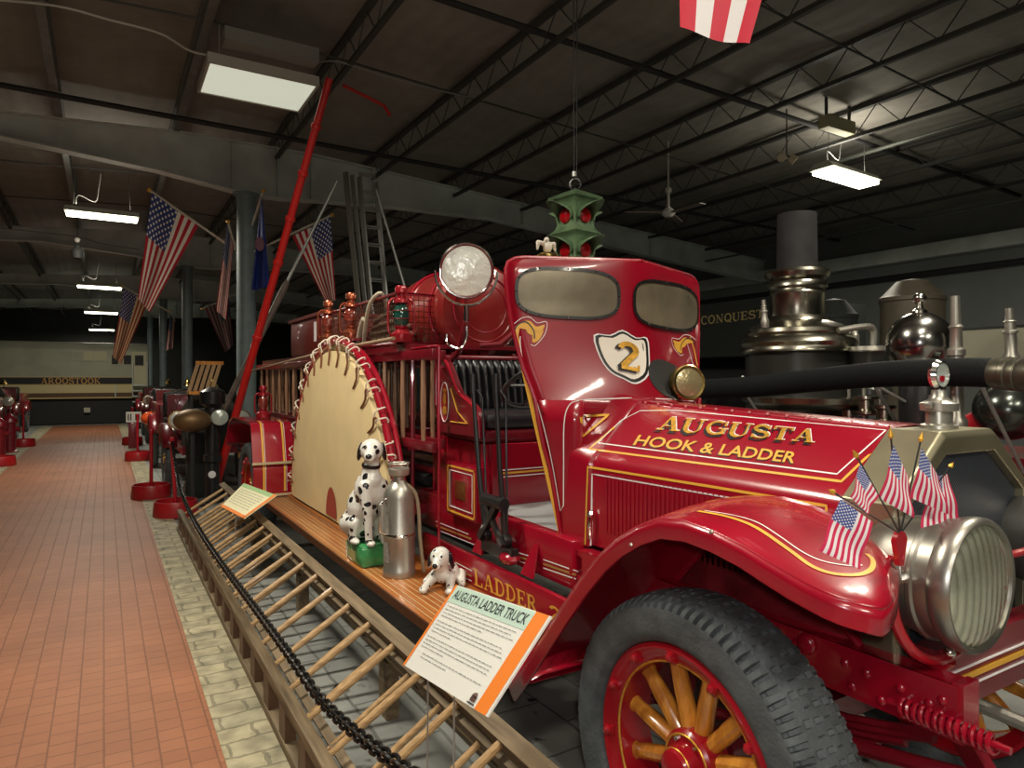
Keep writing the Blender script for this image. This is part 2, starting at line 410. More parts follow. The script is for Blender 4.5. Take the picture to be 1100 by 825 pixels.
def sans3(name, word, TL, TR, BR, BL, n, m, parent, bold=0., shear=0., off=.002):
    vs, fs = sans(word, bold, shear); q = [tuple(TL), tuple(TR), tuple(BR), tuple(BL)]
    mb = MB(); mb.add([Vector(bil(q, a, b))+n*off for a, b in vs], fs); return mb.build(name, m, parent, fix=False)
def serif3(name, word, TL, TR, BR, BL, n, m, parent, off=.002):
    q = [tuple(TL), tuple(TR), tuple(BR), tuple(BL)]; mb = MB()
    for i, p in enumerate(letters(word)): mb.add([Vector(bil(q, a, b))+n*(off+.0002*(i % 5)) for a, b in p], [(0, 1, 2, 3)])
    return mb.build(name, m, parent, fix=False)

# ---------- camera ----------
cd = bpy.data.cameras.new('camera'); cam = bpy.data.objects.new('camera', cd); C.objects.link(cam)
cam.location = CAM; cam.rotation_euler = (PI/2, 0, -TH); cd.sensor_width = 36; cd.lens = 36*F/1100; cd.shift_y = -4.5/1100
cd.clip_start = .02; cd.clip_end = 200; sc.camera = cam
sc.view_settings.view_transform = 'Standard'; sc.view_settings.look = 'None'; sc.view_settings.gamma = 1; sc.view_settings.use_curve_mapping = False
sc.view_settings.exposure = 0.0
w = bpy.data.worlds.new('world'); sc.world = w; w.use_nodes = True
w.node_tree.nodes['Background'].inputs[0].default_value = (.9, .95, 1, 1); w.node_tree.nodes['Background'].inputs[1].default_value = .02
# =============== THE ROOM ===============
XL, XR, YB, YN = -8.0, 14.5, 46.0, -4.0
def roofz(x): return 5.72-.055*abs(x-1.0)
def struct(mb, name, m, **k): return tag(mb.build(name, m, **k), None, None, None, 'structure')
SLATE = brick_mat('slate_setts', (.25, .26, .245), (.34, .345, .32), (.17, .175, .165), .42, .26, .008, .55, (.8, .55), PI/2, stain=(.012, .012, .013))
PAVER = brick_mat('red_brick_pavers', (.30, .112, .052), (.34, .132, .062), (.21, .085, .045), .10, .10, .0035, .55, (.05, .3), PI/2, nscale=1.6)
STRIP = brick_mat('yellow_stone_setts', (.48, .42, .27), (.40, .36, .24), (.26, .23, .15), .24, .13, .008, .7, (1.2, .7), 0, nscale=9.)
struct(MB().bx(XL, XR, YN, YB, -.2, 0), 'floor', SLATE)
tag(MB().bx(-1.45, .42, YN, 27.2, -.05, .012).build('brick_walkway', PAVER), None, None, None, 'structure')
tag(MB().bx(.42, .66, YN, 27.2, -.05, .014).build('stone_kerb_strip', STRIP), None, None, None, 'structure')
tag(MB().bx(-1.75, -1.45, YN, 27.2, -.05, .014).build('stone_kerb_strip', STRIP), None, None, None, 'structure')
WALL = brick_mat('dark_block_wall', (.085, .092, .085), (.105, .11, .10), (.05, .055, .05), .4, .2, .012, .8, (.1, .4))
WALL2 = mat('dark_wall_paint', (.035, .036, .033), .85, var=.3, vscale=.6)
struct(MB().bx(XL-.2, XL, YN, YB, 0, 5.8), 'wall_left', WALL2)
mw = MB().add([(XR, YN, 0), (XR, YB, 0), (XR, YB, 5.4), (XR, YN, 5.4)], [(0, 1, 2, 3)]); struct(mw, 'wall_right', mat('grey_wall_paint', (.20, .215, .21), .85, var=.2, vscale=.7))
struct(MB().bx(XL, XR, YB, YB+.2, 0, 5.8), 'wall_back', WALL2)
struct(MB().bx(XL, XR, YN-.2, YN, 0, 5.8), 'wall_front', WALL2)
# ceiling: sagging quilted insulation between purlins
m = bpy.data.materials.new('quilted_roof_insulation'); m.use_nodes = True; nt = m.node_tree; b = nt.nodes['Principled BSDF']; b.inputs['Roughness'].default_value = .75
tc = nt.nodes.new('ShaderNodeTexCoord'); sp = nt.nodes.new('ShaderNodeSeparateXYZ'); nt.links.new(tc.outputs['Object'], sp.inputs[0]); x = NX(nt)
nz = nt.nodes.new('ShaderNodeTexNoise'); nz.inputs['Scale'].default_value = 2.2; nz.inputs['Detail'].default_value = 9; nz.inputs['Roughness'].default_value = .7; nt.links.new(tc.outputs['Object'], nz.inputs['Vector'])
seam = x.m('LESS_THAN', x.m('ABSOLUTE', x.m('SUBTRACT', x.m('FRACT', x.m('DIVIDE', sp.outputs[1], 1.22)), .5)), .012)
base = x.mix(nz.outputs['Fac'], (.15, .138, .118), (.36, .34, .295))
nt.links.new(x.mix(x.m('MULTIPLY', seam, .6), base, (.24, .23, .21)), b.inputs['Base Color'])
wv = nt.nodes.new('ShaderNodeTexWave'); wv.inputs['Scale'].default_value = 1.3; wv.inputs['Distortion'].default_value = 3.; nt.links.new(tc.outputs['Object'], wv.inputs['Vector'])
bp = nt.nodes.new('ShaderNodeBump'); bp.inputs['Strength'].default_value = .25; bp.inputs['Distance'].default_value = .03
nt.links.new(x.m('ADD', wv.outputs['Fac'], nz.outputs['Fac']), bp.inputs['Height']); nt.links.new(bp.outputs['Normal'], b.inputs['Normal'])
rows = []
for i in range(0, 101):
    y = YN+(YB-YN)*i/100
    rows.append([(x_, y, roofz(x_)+.05*math.sin(x_*2.1)*math.sin(y*2.57)) for x_ in [XL+(XR-XL)*j/60 for j in range(61)]])
struct(MB().grid(rows), 'ceiling', m)
# purlins (open web joists along the hall)
for k, X in enumerate([-6.2, -4.6, -3.2, -1.9, -.55, .95, 2.45, 4.1, 5.7, 7.2, 8.8, 10.6, 12.4]):
    mb = MB(); z = roofz(X)
    solid = X in (-.55, .95)
    hh = .34 if solid else .42
    mb.beam((X, YN, z-.06), (X, YB, z-.06), .08, .05); mb.beam((X, YN, z-hh), (X, YB, z-hh), .09 if solid else .055, .05)
    if solid: mb.beam((X, YN, z-hh/2), (X, YB, z-hh/2), .012, hh)
    else:
        y = YN; s = 0
        while y < 30:
            mb.beam((X, y, z-.06 if s else z-hh), (X, y+.32, z-hh if s else z-.06), .010, .010); y += .32; s = 1-s
    struct(mb, 'roof_joist', BEAMD if not solid else mat('joist_steel', (.17, .175, .16), .6, .1, var=.2))
# pipes and bridging across
struct(MB().tube([(XL, 6.0, 5.18), (2, 6.0, 5.24), (XR, 6.0, 4.95)], .035, 8), 'sprinkler_pipe', BLKM)
struct(MB().tube([(XL, 9.6, 4.95), (XR, 9.6, 4.75)], .035, 8), 'sprinkler_pipe', BLKM)
for y in (2.9, 4.4, 7.9, 14.3, 17.0):
    struct(MB().tube([(XL, y, roofz(XL)-.3), (1, y, 5.38), (XR, y, roofz(XR)-.3)], .013, 6), 'bridging_rod', BEAMD)
struct(MB().tube([(9.8, -2, 4.95), (9.8, 20, 4.95)], .03, 8), 'conduit', mat('conduit_steel', (.12, .13, .11), .5, .3))
struct(MB().tube([(12.4, -2, 4.4), (12.4, 20, 4.4)], .022, 8), 'conduit', MATS['conduit_steel'])
struct(MB().tube([(XR-.12, -2, 3.72), (XR-.12, 24, 3.72)], .06, 8), 'wall_pipe', BLKM)
struct(MB().bx(XR-.25, XR, -2, 26, 4.02, 4.3), 'trim_1', BEAM)
# frames across the hall: column, haunched rafter
def rafter(Y, full=True):
    mb = MB()
    bot = [(XL, roofz(XL)-.72), (-1.3, 4.90), (.7, 4.73), (1.95, 4.55), (2.5, 4.55), (4.2, 4.66), (6.5, 4.70), (XR, 4.02)]
    top = [(XL, roofz(XL)-.42), (1., 5.36), (3.0, 5.36), (XR, roofz(XR)-.40)]
    def zt(x_):
        for a, b in zip(top[:-1], top[1:]):
            if a[0] <= x_ <= b[0]: return a[1]+(b[1]-a[1])*(x_-a[0])/(b[0]-a[0])
    rows = [[(x_, Y, z_) for x_, z_ in bot], [(x_, Y, zt(x_)) for x_, _ in bot]]
    web = [[(x_, Y-.012, z_) for x_, _, z_ in rows[0]], [(x_, Y-.012, z_) for x_, _, z_ in rows[1]]]
    mb.grid(web, smooth=False)
    mb.grid([[(x_, Y+.012, z_) for x_, _, z_ in r] for r in rows], smooth=False)
    for a, b in zip(bot[:-1], bot[1:]): mb.beam((a[0], Y, a[1]), (b[0], Y, b[1]), .22, .022)
    for a, b in zip(top[:-1], top[1:]): mb.beam((a[0], Y, a[1]), (b[0], Y, b[1]), .22, .022)
    for X in (-6.2, -3.2, -.55, 1.75, 2.45, 3.0, 4.1, 7.2, 10.6):
        zb = min(z for xx, z in [(X, 9)]+[(X, a[1]+(b[1]-a[1])*(X-a[0])/(b[0]-a[0])) for a, b in zip(bot[:-1], bot[1:]) if a[0] <= X <= b[0]])
        mb.beam((X, Y, zb), (X, Y, zt(X)), .012, .2, up=(0, 1, 0))
    struct(mb, 'roof_rafter', BEAM)
COLM = mat('grey_blue_column_paint', (.19, .24, .25), .5, var=.15, vscale=5)
for Y in (11.7, 20.0, 28.6, 37.0):
    rafter(Y)
for X, Y, r in ((1.98, 11.7, .15), (1.9, 20.0, .13), (1.9, 28.6, .13), (1.9, 37.0, .13)):
    mb = MB().lathe([(0, 0), (r*1.5, 0), (r*1.5, .03), (r, .031), (r, 4.53), (r*1.4, 4.531), (r*1.4, 4.56), (0, 4.56)], (X, Y, 0), n=28)
    struct(mb, 'steel_column', COLM)
# loose cables along the ceiling
CAB = mat('pale_cable', (.55, .55, .50), .6)
struct(MB().tube(smoothline([tuple(at(*p, Z=5.1)) for p in ((-30, -2), (58, 6), (120, 22), (172, 36), (205, 55), (240, 62))], 5), .012, 6), 'ceiling_cable', CAB)
struct(MB().tube(smoothline([tuple(at(*p, Z=5.2)) for p in ((330, 68), (362, 66), (400, 78), (450, 92), (520, 108))], 5), .009, 6), 'ceiling_cable', mat('grey_cable', (.25, .25, .23), .6))
struct(MB().tube(smoothline([tuple(at(*p, Z=4.6)) for p in ((0, 245), (80, 254), (110, 262), (150, 268))], 5), .012, 6), 'ceiling_cable', MATS['grey_cable'])

# =============== CEILING LIGHTS ===============
def area(loc, sx, sy, pw, col=(1, .93, .78), rot=(0, 0, 0), spread=None):
    l = bpy.data.lights.new('lamp_glow', 'AREA'); l.shape = 'RECTANGLE'; l.size = sx; l.size_y = sy; l.energy = pw; l.color = col
    o = bpy.data.objects.new('lamp_glow', l); C.objects.link(o); o.location = loc; o.rotation_euler = rot
    return o
FIXM = mat('white_lamp_housing', (.42, .43, .38), .5)
def strip_lamp(label, c, L=1.15, w=.3, tilt=0., power=60, group=None, wires=True, dz=.7, up=.06):
    t = thing('ceiling_light', c, label, 'light', group)
    h = MB()
    h.prism([(-L/2, -w/2, 0), (-L/2, w/2, 0), (-L/2, w*.28, .09), (-L/2, -w*.28, .09)], (L, 0, 0))
    R = Matrix.Rotation(tilt, 3, 'Y')
    def put(mb, nm, mt):
        mb.v = [R @ v + Vector(c) for v in mb.v]; return mb.build(nm, mt, t)
    put(h, 'housing', FIXM)
    d = MB().bx(-L/2+.02, L/2-.02, -w/2+.03, w/2-.03, -.06, -.002, bev=.02); put(d, 'diffuser', LAMP)
    if wires:
        wv = MB()
        for s in (-1, 1): wv.tube([(s*L*.38, 0, .09), (s*L*.36, 0, dz)], .004, 5)
        put(wv, 'hanger', BEAMD)
        cd_ = MB().tube(smoothline([(-L*.35, 0, .08), (-L*.32, .05, .3), (-L*.1, .05, .22), (-L*.05, .05, .45), (-L*.02, 0, dz)], 5), .005, 5); put(cd_, 'cord', MATS['grey_cable'])
    if power:
        a = area((0, 0, -.08), L*.95, w*.9, power); a.location = (0, 0, -.08); a.parent = t
        u_ = area((0, 0, .14), L*.9, w*.5, power*up, rot=(PI, 0, 0)); u_.parent = t
    return t
GL_ = 'bright strip lights receding over the walkway'
def between(a, b, Z, L=None):
    p, q = at(*a, Z=Z), at(*b, Z=Z); return p, q
for (a, b, Z, lab, pw) in (((69, 226), (149, 236), 4.3, 'nearest bright strip light hanging over the far walkway, on two thin cords', 150),
                       ((82, 306), (131, 310), 4.3, 'second bright strip light down the walkway, just above the tip of the orange-tinted flag', 110),
                       ((90, 334), (127, 337), 4.3, 'third strip light down the walkway, between two other short bright strips', 110),
                       ((95, 353), (123, 355), 4.3, 'farthest and lowest of the bright strip lights, just above the cream locomotive', 90)):
    p, q = between(a, b, Z); c = (p+q)/2; L = abs(q.x-p.x)
    strip_lamp(lab, (c.x, c.y, Z), L, .3, 0, pw, GL_)
# right-hand fixture over the pumper
p, q = at(870, 183, Z=4.45), at(946, 195, Z=4.45)
c = (p+q)/2; strip_lamp('glowing strip light in a white angled housing hanging above the steam pumper', tuple(c), 1.15, .38, .03, 130, dz=.55, up=.12)
t = thing('electrical_box', (8.45, 5.62, 4.88), 'cream metal box on the roof joists above the strip light on the right', 'electrical box')
MB().bx(8.15, 8.75, 5.55, 5.7, 4.88, 5.05).build('casing', mat('cream_box_paint', (.40, .38, .22), .6), t, bevel=.01)
for xx in (8.2, 8.7): MB().bx(xx-.015, xx+.015, 5.60, 5.63, 5.05, 5.36).build('hanger_strap', BEAMD, t)
# pale troffer panel, upper left
Zt = 4.9
cs = [at(218, 66, Z=Zt), at(335, 89, Z=Zt), at(324, 122, Z=Zt), at(221, 103, Z=Zt)]
t = thing('panel_light', tuple((cs[0]+cs[2])/2), 'large pale rectangular panel light at the upper left, dimmer than the strip lights', 'light')
cx = sum((v.x for v in cs))/4; y0, y1 = min(v.y for v in cs)+.05, max(v.y for v in cs)-.1; x0, x1 = (cs[0].x+cs[3].x)/2, (cs[1].x+cs[2].x)/2
MB().bx(x0, x1, y0, y1, Zt, Zt+.02).build('diffuser', LAMPP, t)
hb = MB(); hb.bx(x0-.03, x1+.03, y0-.03, y0, Zt-.01, Zt+.1); hb.bx(x0-.03, x1+.03, y1, y1+.03, Zt-.01, Zt+.1); hb.bx(x0-.03, x0, y0, y1, Zt-.01, Zt+.1); hb.bx(x1, x1+.03, y0, y1, Zt-.01, Zt+.1); hb.bx(x0, x1, y0, y1, Zt+.1, Zt+.11)
hb.build('frame', mat('pale_frame_paint', (.5, .5, .45), .5), t)
MB().bx(x0+.1, x1-.05, y0-.32, y0-.1, Zt+.14, Zt+.28).build('ballast_box', mat('silver_box', (.30, .30, .28), .4, .4), t)
rw = MB(); rw.tube([(x0+.1, y0+.1, Zt+.1), (x0+.1, y0+.1, 5.4)], .008, 5); rw.tube([(x1-.1, y0+.1, Zt+.1), (x1-.1, y0+.1, 5.35)], .008, 5); rw.build('hanger', STEEL, t)
# top-left fixture known by its glow; the others are added unseen for extra light
for c, pw, lab in (((-.35, 4.0, 4.75), 190, 'strip light at the very top left, only its glow on the ceiling showing'),
                   ((1.6, .4, 4.7), 65, 'added unseen strip light over the front of the ladder truck, above the frame'),
                   ((-.9, -1.4, 4.3), 60, 'added unseen strip light over the near walkway behind the viewer'),
                   ((4.6, 1.6, 4.8), 90, 'added unseen strip light between the two engines, above the frame'),
                   ((.9, -2.9, 4.1), 120, 'added unseen strip light behind the viewer, in line with the truck front')):
    strip_lamp(lab, c, 1.2, .34, 0, pw, None, up=.22)

# the flash of the hand-held camera: a small real lamp beside the viewer
fl = bpy.data.lights.new('camera_flash', 'POINT'); fl.energy = 42; fl.shadow_soft_size = .03; fl.color = (1, .98, .95)
fo = bpy.data.objects.new('camera_flash', fl); C.objects.link(fo); fo.location = (.03, -.02, 1.60)
# =============== THE LADDER TRUCK ===============
XC = 2.15
mir = lambda x_: 2*XC-x_
T = thing('fire_truck', (XC, 1.4, 0), 'antique red ladder truck with a spoked front wheel, tall shield and AUGUSTA on its hood', 'fire truck')

# ---- wheels (made once, copied)
def make_wheel(y, x0, z=.468, R=.468, side=-1):
    W = .225; org = Vector((x0, y, z))
    def L(a, r, xx): return org+Vector((xx if side < 0 else -xx, r*math.cos(a), r*math.sin(a)))
    # rim (the part), the rest are its sub-parts
    mb = MB(); n = 72
    prof = [(.334, .035), (.334, .024), (.322, .016), (.296, .026), (.278, .046), (.278, .17), (.32, .20), (.334, .20), (.334, .035)]
    mb.grid([[L(2*PI*i/n, r, xx) for r, xx in prof] for i in range(n+1)])
    rim = mb.build('wheel', REDB, T)
    tb = MB(); NA = 1080; NS = 48; rows = []
    for i in range(NA+1):
        a = 2*PI*i/NA; row = []
        lug = ((i % 12) < 5)
        zig = abs(((i/24.0) % 1)-.5)*4-1
        for j in range(NS+1):
            s = -1+2*j/NS                                    # around the section, inner bead to inner bead
            ph = s*PI*.80
            xx = W/2-math.sin(ph)*W/2*1.0 if abs(ph) < PI/2 else W/2-math.copysign(1, ph)*(W/2)*(abs(math.sin(ph))*.55+.45)
            cx_ = math.cos(ph); r = .400+.070*(math.copysign(abs(cx_)**.42, cx_))
            if r < .330: r = .330
            if abs(ph) < .95:                                # tread
                q = ph/.95
                rib = (abs((q*3.1+zig*.09) % 1-.5) < .10)
                if rib and abs(q) < .72: r -= .010
            if .70 < abs(ph) < 1.36 and lug: r -= .015; xx += math.copysign(.010, ph) if abs(ph) > .95 else 0
            row.append(L(a, r, xx))
        rows.append(row)
    tb.grid(rows); tb.build('tire', RUB, rim, smooth_angle=50)
    for k in range(12):
        a = 2*PI*(k+.35)/12; sp_ = MB()
        sec = []
        for (r, wt, wx) in ((.05, .016, .024), (.10, .025, .030), (.20, .026, .027), (.26, .022, .022), (.276, .028, .024)):
            c = L(a, r, .105); tdir = L(a+.01, r, .105)-c; tdir.normalize()
            sec.append([c+tdir*wt*math.cos(t_)+Vector((wx*math.sin(t_), 0, 0)) for t_ in [2*PI*q/10 for q in range(10)]])
        sp_.grid(sec, closed=True); sp_.build('spoke', SPK, rim)
    hb = MB(); ax = (-1, 0, 0) if side < 0 else (1, 0, 0); o2 = L(0, 0, .105)
    hb.lathe([(.092, -.03), (.092, .042), (.085, .050), (.060, .052), (.055, .085), (.048, .10), (.03, .108), (0, .11)], o2, ax, 40)
    hb.build('hub', REDB, rim)
    gb = MB(); gb.torus(o2+Vector(ax)*.051, ax, .080, .0035, 40, 6); gb.torus(o2+Vector(ax)*.087, ax, .052, .003, 40, 6); gb.torus(L(0, 0, .044), ax, .279, .004, 60, 6); gb.build('hub_striping', GOLD, rim)
    bb = MB()
    for k in range(6): p_ = L(2*PI*k/6, .070, .105)+Vector(ax)*.050; bb.lathe([(.007, 0), (.007, .008), (0, .010)], p_, ax, 6)
    bb.build('hub_bolts', CHR, rim)['kind'] = 'stuff'
    lb = MB()
    for k in range(12):
        a = 2*PI*(k+.85)/12; lb.lathe([(.014, 0), (.014, .012), (.008, .02), (0, .022)], L(a, .302, .024), ax, 8)
        lb.beam(L(a, .285, .028), L(a, .318, .018), .026, .012, up=(1, 0, 0))
    lb.build('rim_clamps', REDB, rim)['kind'] = 'stuff'
    return rim
wh = make_wheel(1.395, 1.35)
for (x_, y_, s) in ((2*XC-1.35, 1.395, 1), (1.19, 7.1, 0), (2*XC-1.19, 7.1, 1)):
    d = Vector((x_-1.35, y_-1.395, 0)); c = copy_tree(wh)
    if s: c.scale = (-1, 1, 1)
    else: c.location = wh.location+d
    if s:  # mirrored copy: local x -> -x about the truck's centre, then shifted
        c.location = Vector((x_-mir(1.35), y_-1.395, 0))

# ---- frame rails, cross member, axle, springs
for s in (0, 1):
    X0, X1 = (1.72, 1.79) if s == 0 else (mir(1.79), mir(1.72))
    mb = MB().bx(X0, X1, .835, 8.5, .70, .725).bx(X0, X1, .835, 8.5, .805, .83).bx((X0+X1)/2-.02, (X0+X1)/2+.02, .835, 8.5, .72, .81)
    xo = X0 if s == 0 else X1
    mb.bx(xo-.004, xo+.004, .835, 2.3, .70, .83)
    mb.bx(X0, X1, .825, .85, .695, .835)
    r = mb.build('frame_rail', RED, T)
    if s == 0:
        rb = MB()
        for y, z in ((1.27, .79), (1.27, .735), (1.12, .785), (1.06, .78), (.97, .775), (.90, .765), (.87, .785), (.875, .75), (1.1, .73), (1.02, .725), (1.5, .78), (1.6, .74)):
            rb.ball((X0-.004, y, z), .013, 10, sc_=(.7, 1, 1))
        rb.ball((X0-.01, 1.235, .80), .03, 12, sc_=(.5, 1, 1)); rb.build('rivets', RED, r)['kind'] = 'stuff'
mb = MB().bx(1.79, mir(1.79), .92, .98, .70, .87); cm = mb.build('front_crossmember', RED2, T)
mb = MB().bx(1.84, 2.46, .915, .92, .770, .784); mb.build('gold_stripe', YEL, cm)
MB().bx(1.84, 2.46, .915, .92, .80, .8035).bx(1.84, 2.46, .915, .92, .750, .7535).build('white_stripe', WHT, cm)
mb = MB().beam((1.50, 1.41, .46), (2.80, 1.41, .46), .07, .08, up=(0, 0, 1)); mb.tube([(1.55, 1.41, .466), (1.68, 1.41, .466)], .06, 12); mb.build('front_axle', RED2, T)
for X in (1.74, mir(1.74)):
    sp_ = MB()
    for k in range(7):
        L_ = .58-.07*k; sp_.tube([(X, 1.41+L_*q/6, .60-.018*k-.0+.12*(q/6)**2*(L_/.58)**2) for q in range(-6, 7)], .012, 6)
    sp_.build('leaf_spring', RED2, T)
cs_ = MB(); pts = [(1.70+.019*math.cos(a), .96-.21*a/(2*PI*13), .738+.019*math.sin(a)) for a in [2*PI*13*i/260 for i in range(261)]]
cs_.tube(pts, .0062, 7); cs_.tube([(1.70, .99, .738), (1.70, .72, .738)], .009, 8); cs_.build('coil_spring', RED, T)
mb = MB().tube([(1.70, .70, .66), (1.72, 1.35, .52)], .02, 10).tube([(1.66, .72, .60), (2.64, .72, .60)], .028, 12).beam((1.72, .74, .60), (1.75, .84, .70), .03, .05)
mb.build('front_bumper_bar', RED2, T)
cr = MB().tube([(2.15, 1.0, .62), (2.15, .62, .60)], .02, 10).tube([(2.15, .62, .60), (2.28, .60, .55)], .014, 8); cr.build('starting_crank', NICK, T)
MB().tube([(1.78, 1.3, .50), (1.62, 1.75, .46), (1.5, 1.8, .46)], .018, 8).tube([(1.5, 1.55, .42), (2.8, 1.55, .42)], .014, 8).build('steering_link', RED2, T)

# ---- radiator
def rad_poly(o, Y): return [(1.78+o, Y, .74+o), (1.78+o, Y, 1.22-.2*o), (2.01+.1*o, Y, 1.405-o*1.3), (2.29-.1*o, Y, 1.405-o*1.3), (2.52-o, Y, 1.22-.2*o), (2.52-o, Y, .74+o)]
mb = MB(); A = [Vector(p) for p in rad_poly(0, 1.17)]; B = [Vector(p) for p in rad_poly(0, 1.025)]; B2 = [Vector(p) for p in rad_poly(.012, 1.01)]; D = [Vector(p) for p in rad_poly(.05, 1.01)]; E = [Vector(p) for p in rad_poly(.05, 1.04)]
mb.grid([A+[A[0]], B+[B[0]], B2+[B2[0]], D+[D[0]], E+[E[0]]], smooth=False)
sh = mb.build('radiator', SHELL, T, bevel=.004)
core = bpy.data.materials.new('radiator_core'); core.use_nodes = True; nt = core.node_tree; b = nt.nodes['Principled BSDF']; b.inputs['Roughness'].default_value = .45; b.inputs['Metallic'].default_value = .3
tc = nt.nodes.new('ShaderNodeTexCoord'); sp = nt.nodes.new('ShaderNodeSeparateXYZ'); nt.links.new(tc.outputs['Object'], sp.inputs[0]); x = NX(nt)
g = x.m('MULTIPLY', x.m('SINE', x.m('MULTIPLY', sp.outputs[0], 620)), x.m('SINE', x.m('MULTIPLY', sp.outputs[2], 620)))
nt.links.new(x.mix(x.m('GREATER_THAN', g, .05), (.012, .014, .02), (.085, .10, .13)), b.inputs['Base Color'])
mb = MB(); mb.add(rad_poly(.045, 1.035), [tuple(range(6))]); mb.build('radiator_core', core, sh)
mb = MB().lathe([(.05, 0), (.05, .015), (.036, .02), (.036, .055), (.05, .058), (.052, .08), (.03, .09), (.022, .10), (.02, .12)], (2.15, 1.10, 1.40), n=24)
mb.box((2.15, 1.10, 1.475), (.13, .028, .02), bev=.006); cap = mb.build('radiator_cap', NICK, T)
mb = MB().lathe([(.040, -.012), (.046, 0), (.040, .012), (.036, .012), (.036, -.012), (.040, -.012)], (2.15, 1.10, 1.565), (0, 1, 0), 32); mb.tube([(2.15, 1.1, 1.5), (2.15, 1.1, 1.53)], .01, 8); mb.build('motometer_ring', CHR, cap)
MB().lathe([(0, -.006), (.036, -.006), (.036, .006), (0, .006)], (2.15, 1.10, 1.565), (0, 1, 0), 28).build('motometer_glass', mat('grey_gauge_glass', (.42, .47, .44), .15), cap)
MB().bx(2.138, 2.162, 1.09, 1.093, 1.545, 1.562).build('gauge_tube', REDB, cap)

# ---- hood
def hood_sec(hw, zs, zt, zb, Y, hx=.14):
    L = [(XC-hw, zb), (XC-hw, (zb+zs)/2), (XC-hw, zs-.04), (XC-hw+.004, zs-.015), (XC-hw+.02, zs+.008), (XC-hw+.05, zs+.03)]
    a = L[-1]; e = (XC-hx-.015, zt-.01)
    L += [(a[0]+(e[0]-a[0])*q, a[1]+(e[1]-a[1])*q+.006*math.sin(PI*q)) for q in (.25, .5, .75, 1)] + [(XC-hx+.01, zt), (XC, zt+.006)]
    R_ = [(mir(x_), z_) for x_, z_ in L[::-1][1:]]
    return [(x_, Y, z_) for x_, z_ in L+R_]
rows = [hood_sec(.37, 1.215, 1.405+.045*q, .85, 1.172+(2.31-1.172)*q, .135-.02*q) for q in (0, .25, .5, .75, 1)]
mb = MB().grid(rows); hoodmb = mb
hood = mb.build('hood', RED, T)
cw = MB(); rows = [hood_sec(.37, 1.215, 1.45, .85, 2.312, .115), hood_sec(.382, 1.222, 1.458, .84, 2.322, .12), hood_sec(.384, 1.23, 1.47, .84, 2.36, .13), hood_sec(.39, 1.245, 1.50, .80, 2.42, .16), hood_sec(.40, 1.25, 1.50, .78, 2.52, .2)]
cw.grid(rows); cowl = cw.build('cowl', RED, T)
hg = MB().tube([(XC-.12, 1.18, 1.405), (XC-.10, 2.3, 1.452)], .006, 8); hg.build('hood_hinge', RED, hood)
rv = MB()
for k in range(14):
    y = 1.22+k*.08; z_ = 1.412+.04*(y-1.17)/1.14; rv.ball((XC-.12, y, z_), .006, 6)
rv.build('hinge_rivets', WHT if False else mat('pinkish_worn_edge', (.55, .2, .2), .5), hood)['kind'] = 'stuff'
lv = MB()
for k in range(34):
    y = 1.42+k*.024; lv.bx(1.776, 1.7805, y, y+.008, .92, 1.15)
for k in range(34): lv.ball((1.779, 1.424+k*.024, 1.160), .004, 6)
lv.build('louver_panel', RED, hood)['kind'] = 'stuff'
# hood side latch
MB().tube([(1.765, 2.30, .98), (1.755, 2.30, .93), (1.765, 2.31, .88)], .009, 8).ball((1.76, 2.30, .985), .016, 8).build('hood_latch', CHR, hood)

# ---- tall front shield with two windows
prof_ = [(1.40, .485, 2.53, 2.30), (1.46, .50, 2.55, 2.335), (1.52, .515, 2.565, 2.36), (1.60, .54, 2.585, 2.385), (1.70, .562, 2.605, 2.405), (1.80, .58, 2.62, 2.415), (1.90, .592, 2.632, 2.42), (2.0, .60, 2.64, 2.42), (2.05, .598, 2.642, 2.42), (2.08, .584, 2.642, 2.42), (2.098, .555, 2.638, 2.42), (2.104, .51, 2.62, 2.42)]
rows = []; NU = 24
for z, hw, ys, yc in prof_:
    row = []
    for j in range(NU+1):
        u = -1+2*j/NU; au = abs(u); k = (math.sqrt(au*au+.006)-math.sqrt(.006))/(math.sqrt(1.006)-math.sqrt(.006))
        row.append((XC+u*hw, yc+(ys-yc)*k, z))
    rows.append(row)
sm = MB().grid(rows)
edge = [(1.65, 2.55, 1.46), (1.665, 2.545, 1.36), (1.685, 2.535, 1.25), (1.71, 2.52, 1.15), (1.735, 2.51, 1.0), (1.75, 2.50, .88), (1.758, 2.50, .79)]
for s in (0, 1):
    E_ = [Vector((mir(a) if s else a, b_, c_)) for a, b_, c_ in edge]
    I_ = [Vector(((mir(1.79) if s else 1.79), 2.43-.04*(v.z-.79)/.7, v.z)) for v in E_]
    sm.grid([[a+(b_-a)*q/4 for q in range(5)] for a, b_ in zip(E_, I_)])
shield = sm.build('front_shield', RED, T, thick=.02, ref=(0, -1, 0))
full = [(XC-hw, ys, z) for z, hw, ys, yc in prof_[::-1] if z > 1.45]
tub = MB()
topl = [(XC-prof_[-1][1]*q, prof_[-1][3]+(prof_[-1][2]-prof_[-1][3])*abs(q), 2.104) for q in (0, .25, .5, .75)]
for s in (0, 1):
    pts = topl+full+edge[1:]; pts = [(mir(a) if s else a, b_+.006, c_) for a, b_, c_ in pts]
    tub.tube(pts, .011, 8)
tub.build('rolled_edge', RED, shield)
SB = BVHTree.FromPolygons(sm.v+cw.v+[v for v in hoodmb.v], sm.f+[tuple(i+len(sm.v) for i in f) for f in cw.f]+[tuple(i+len(sm.v)+len(cw.v) for i in f) for f in hoodmb.f])
PANE = mat('smoky_window_pane', (.20, .17, .115), .25, .3, .4, var=.3, vscale=5)
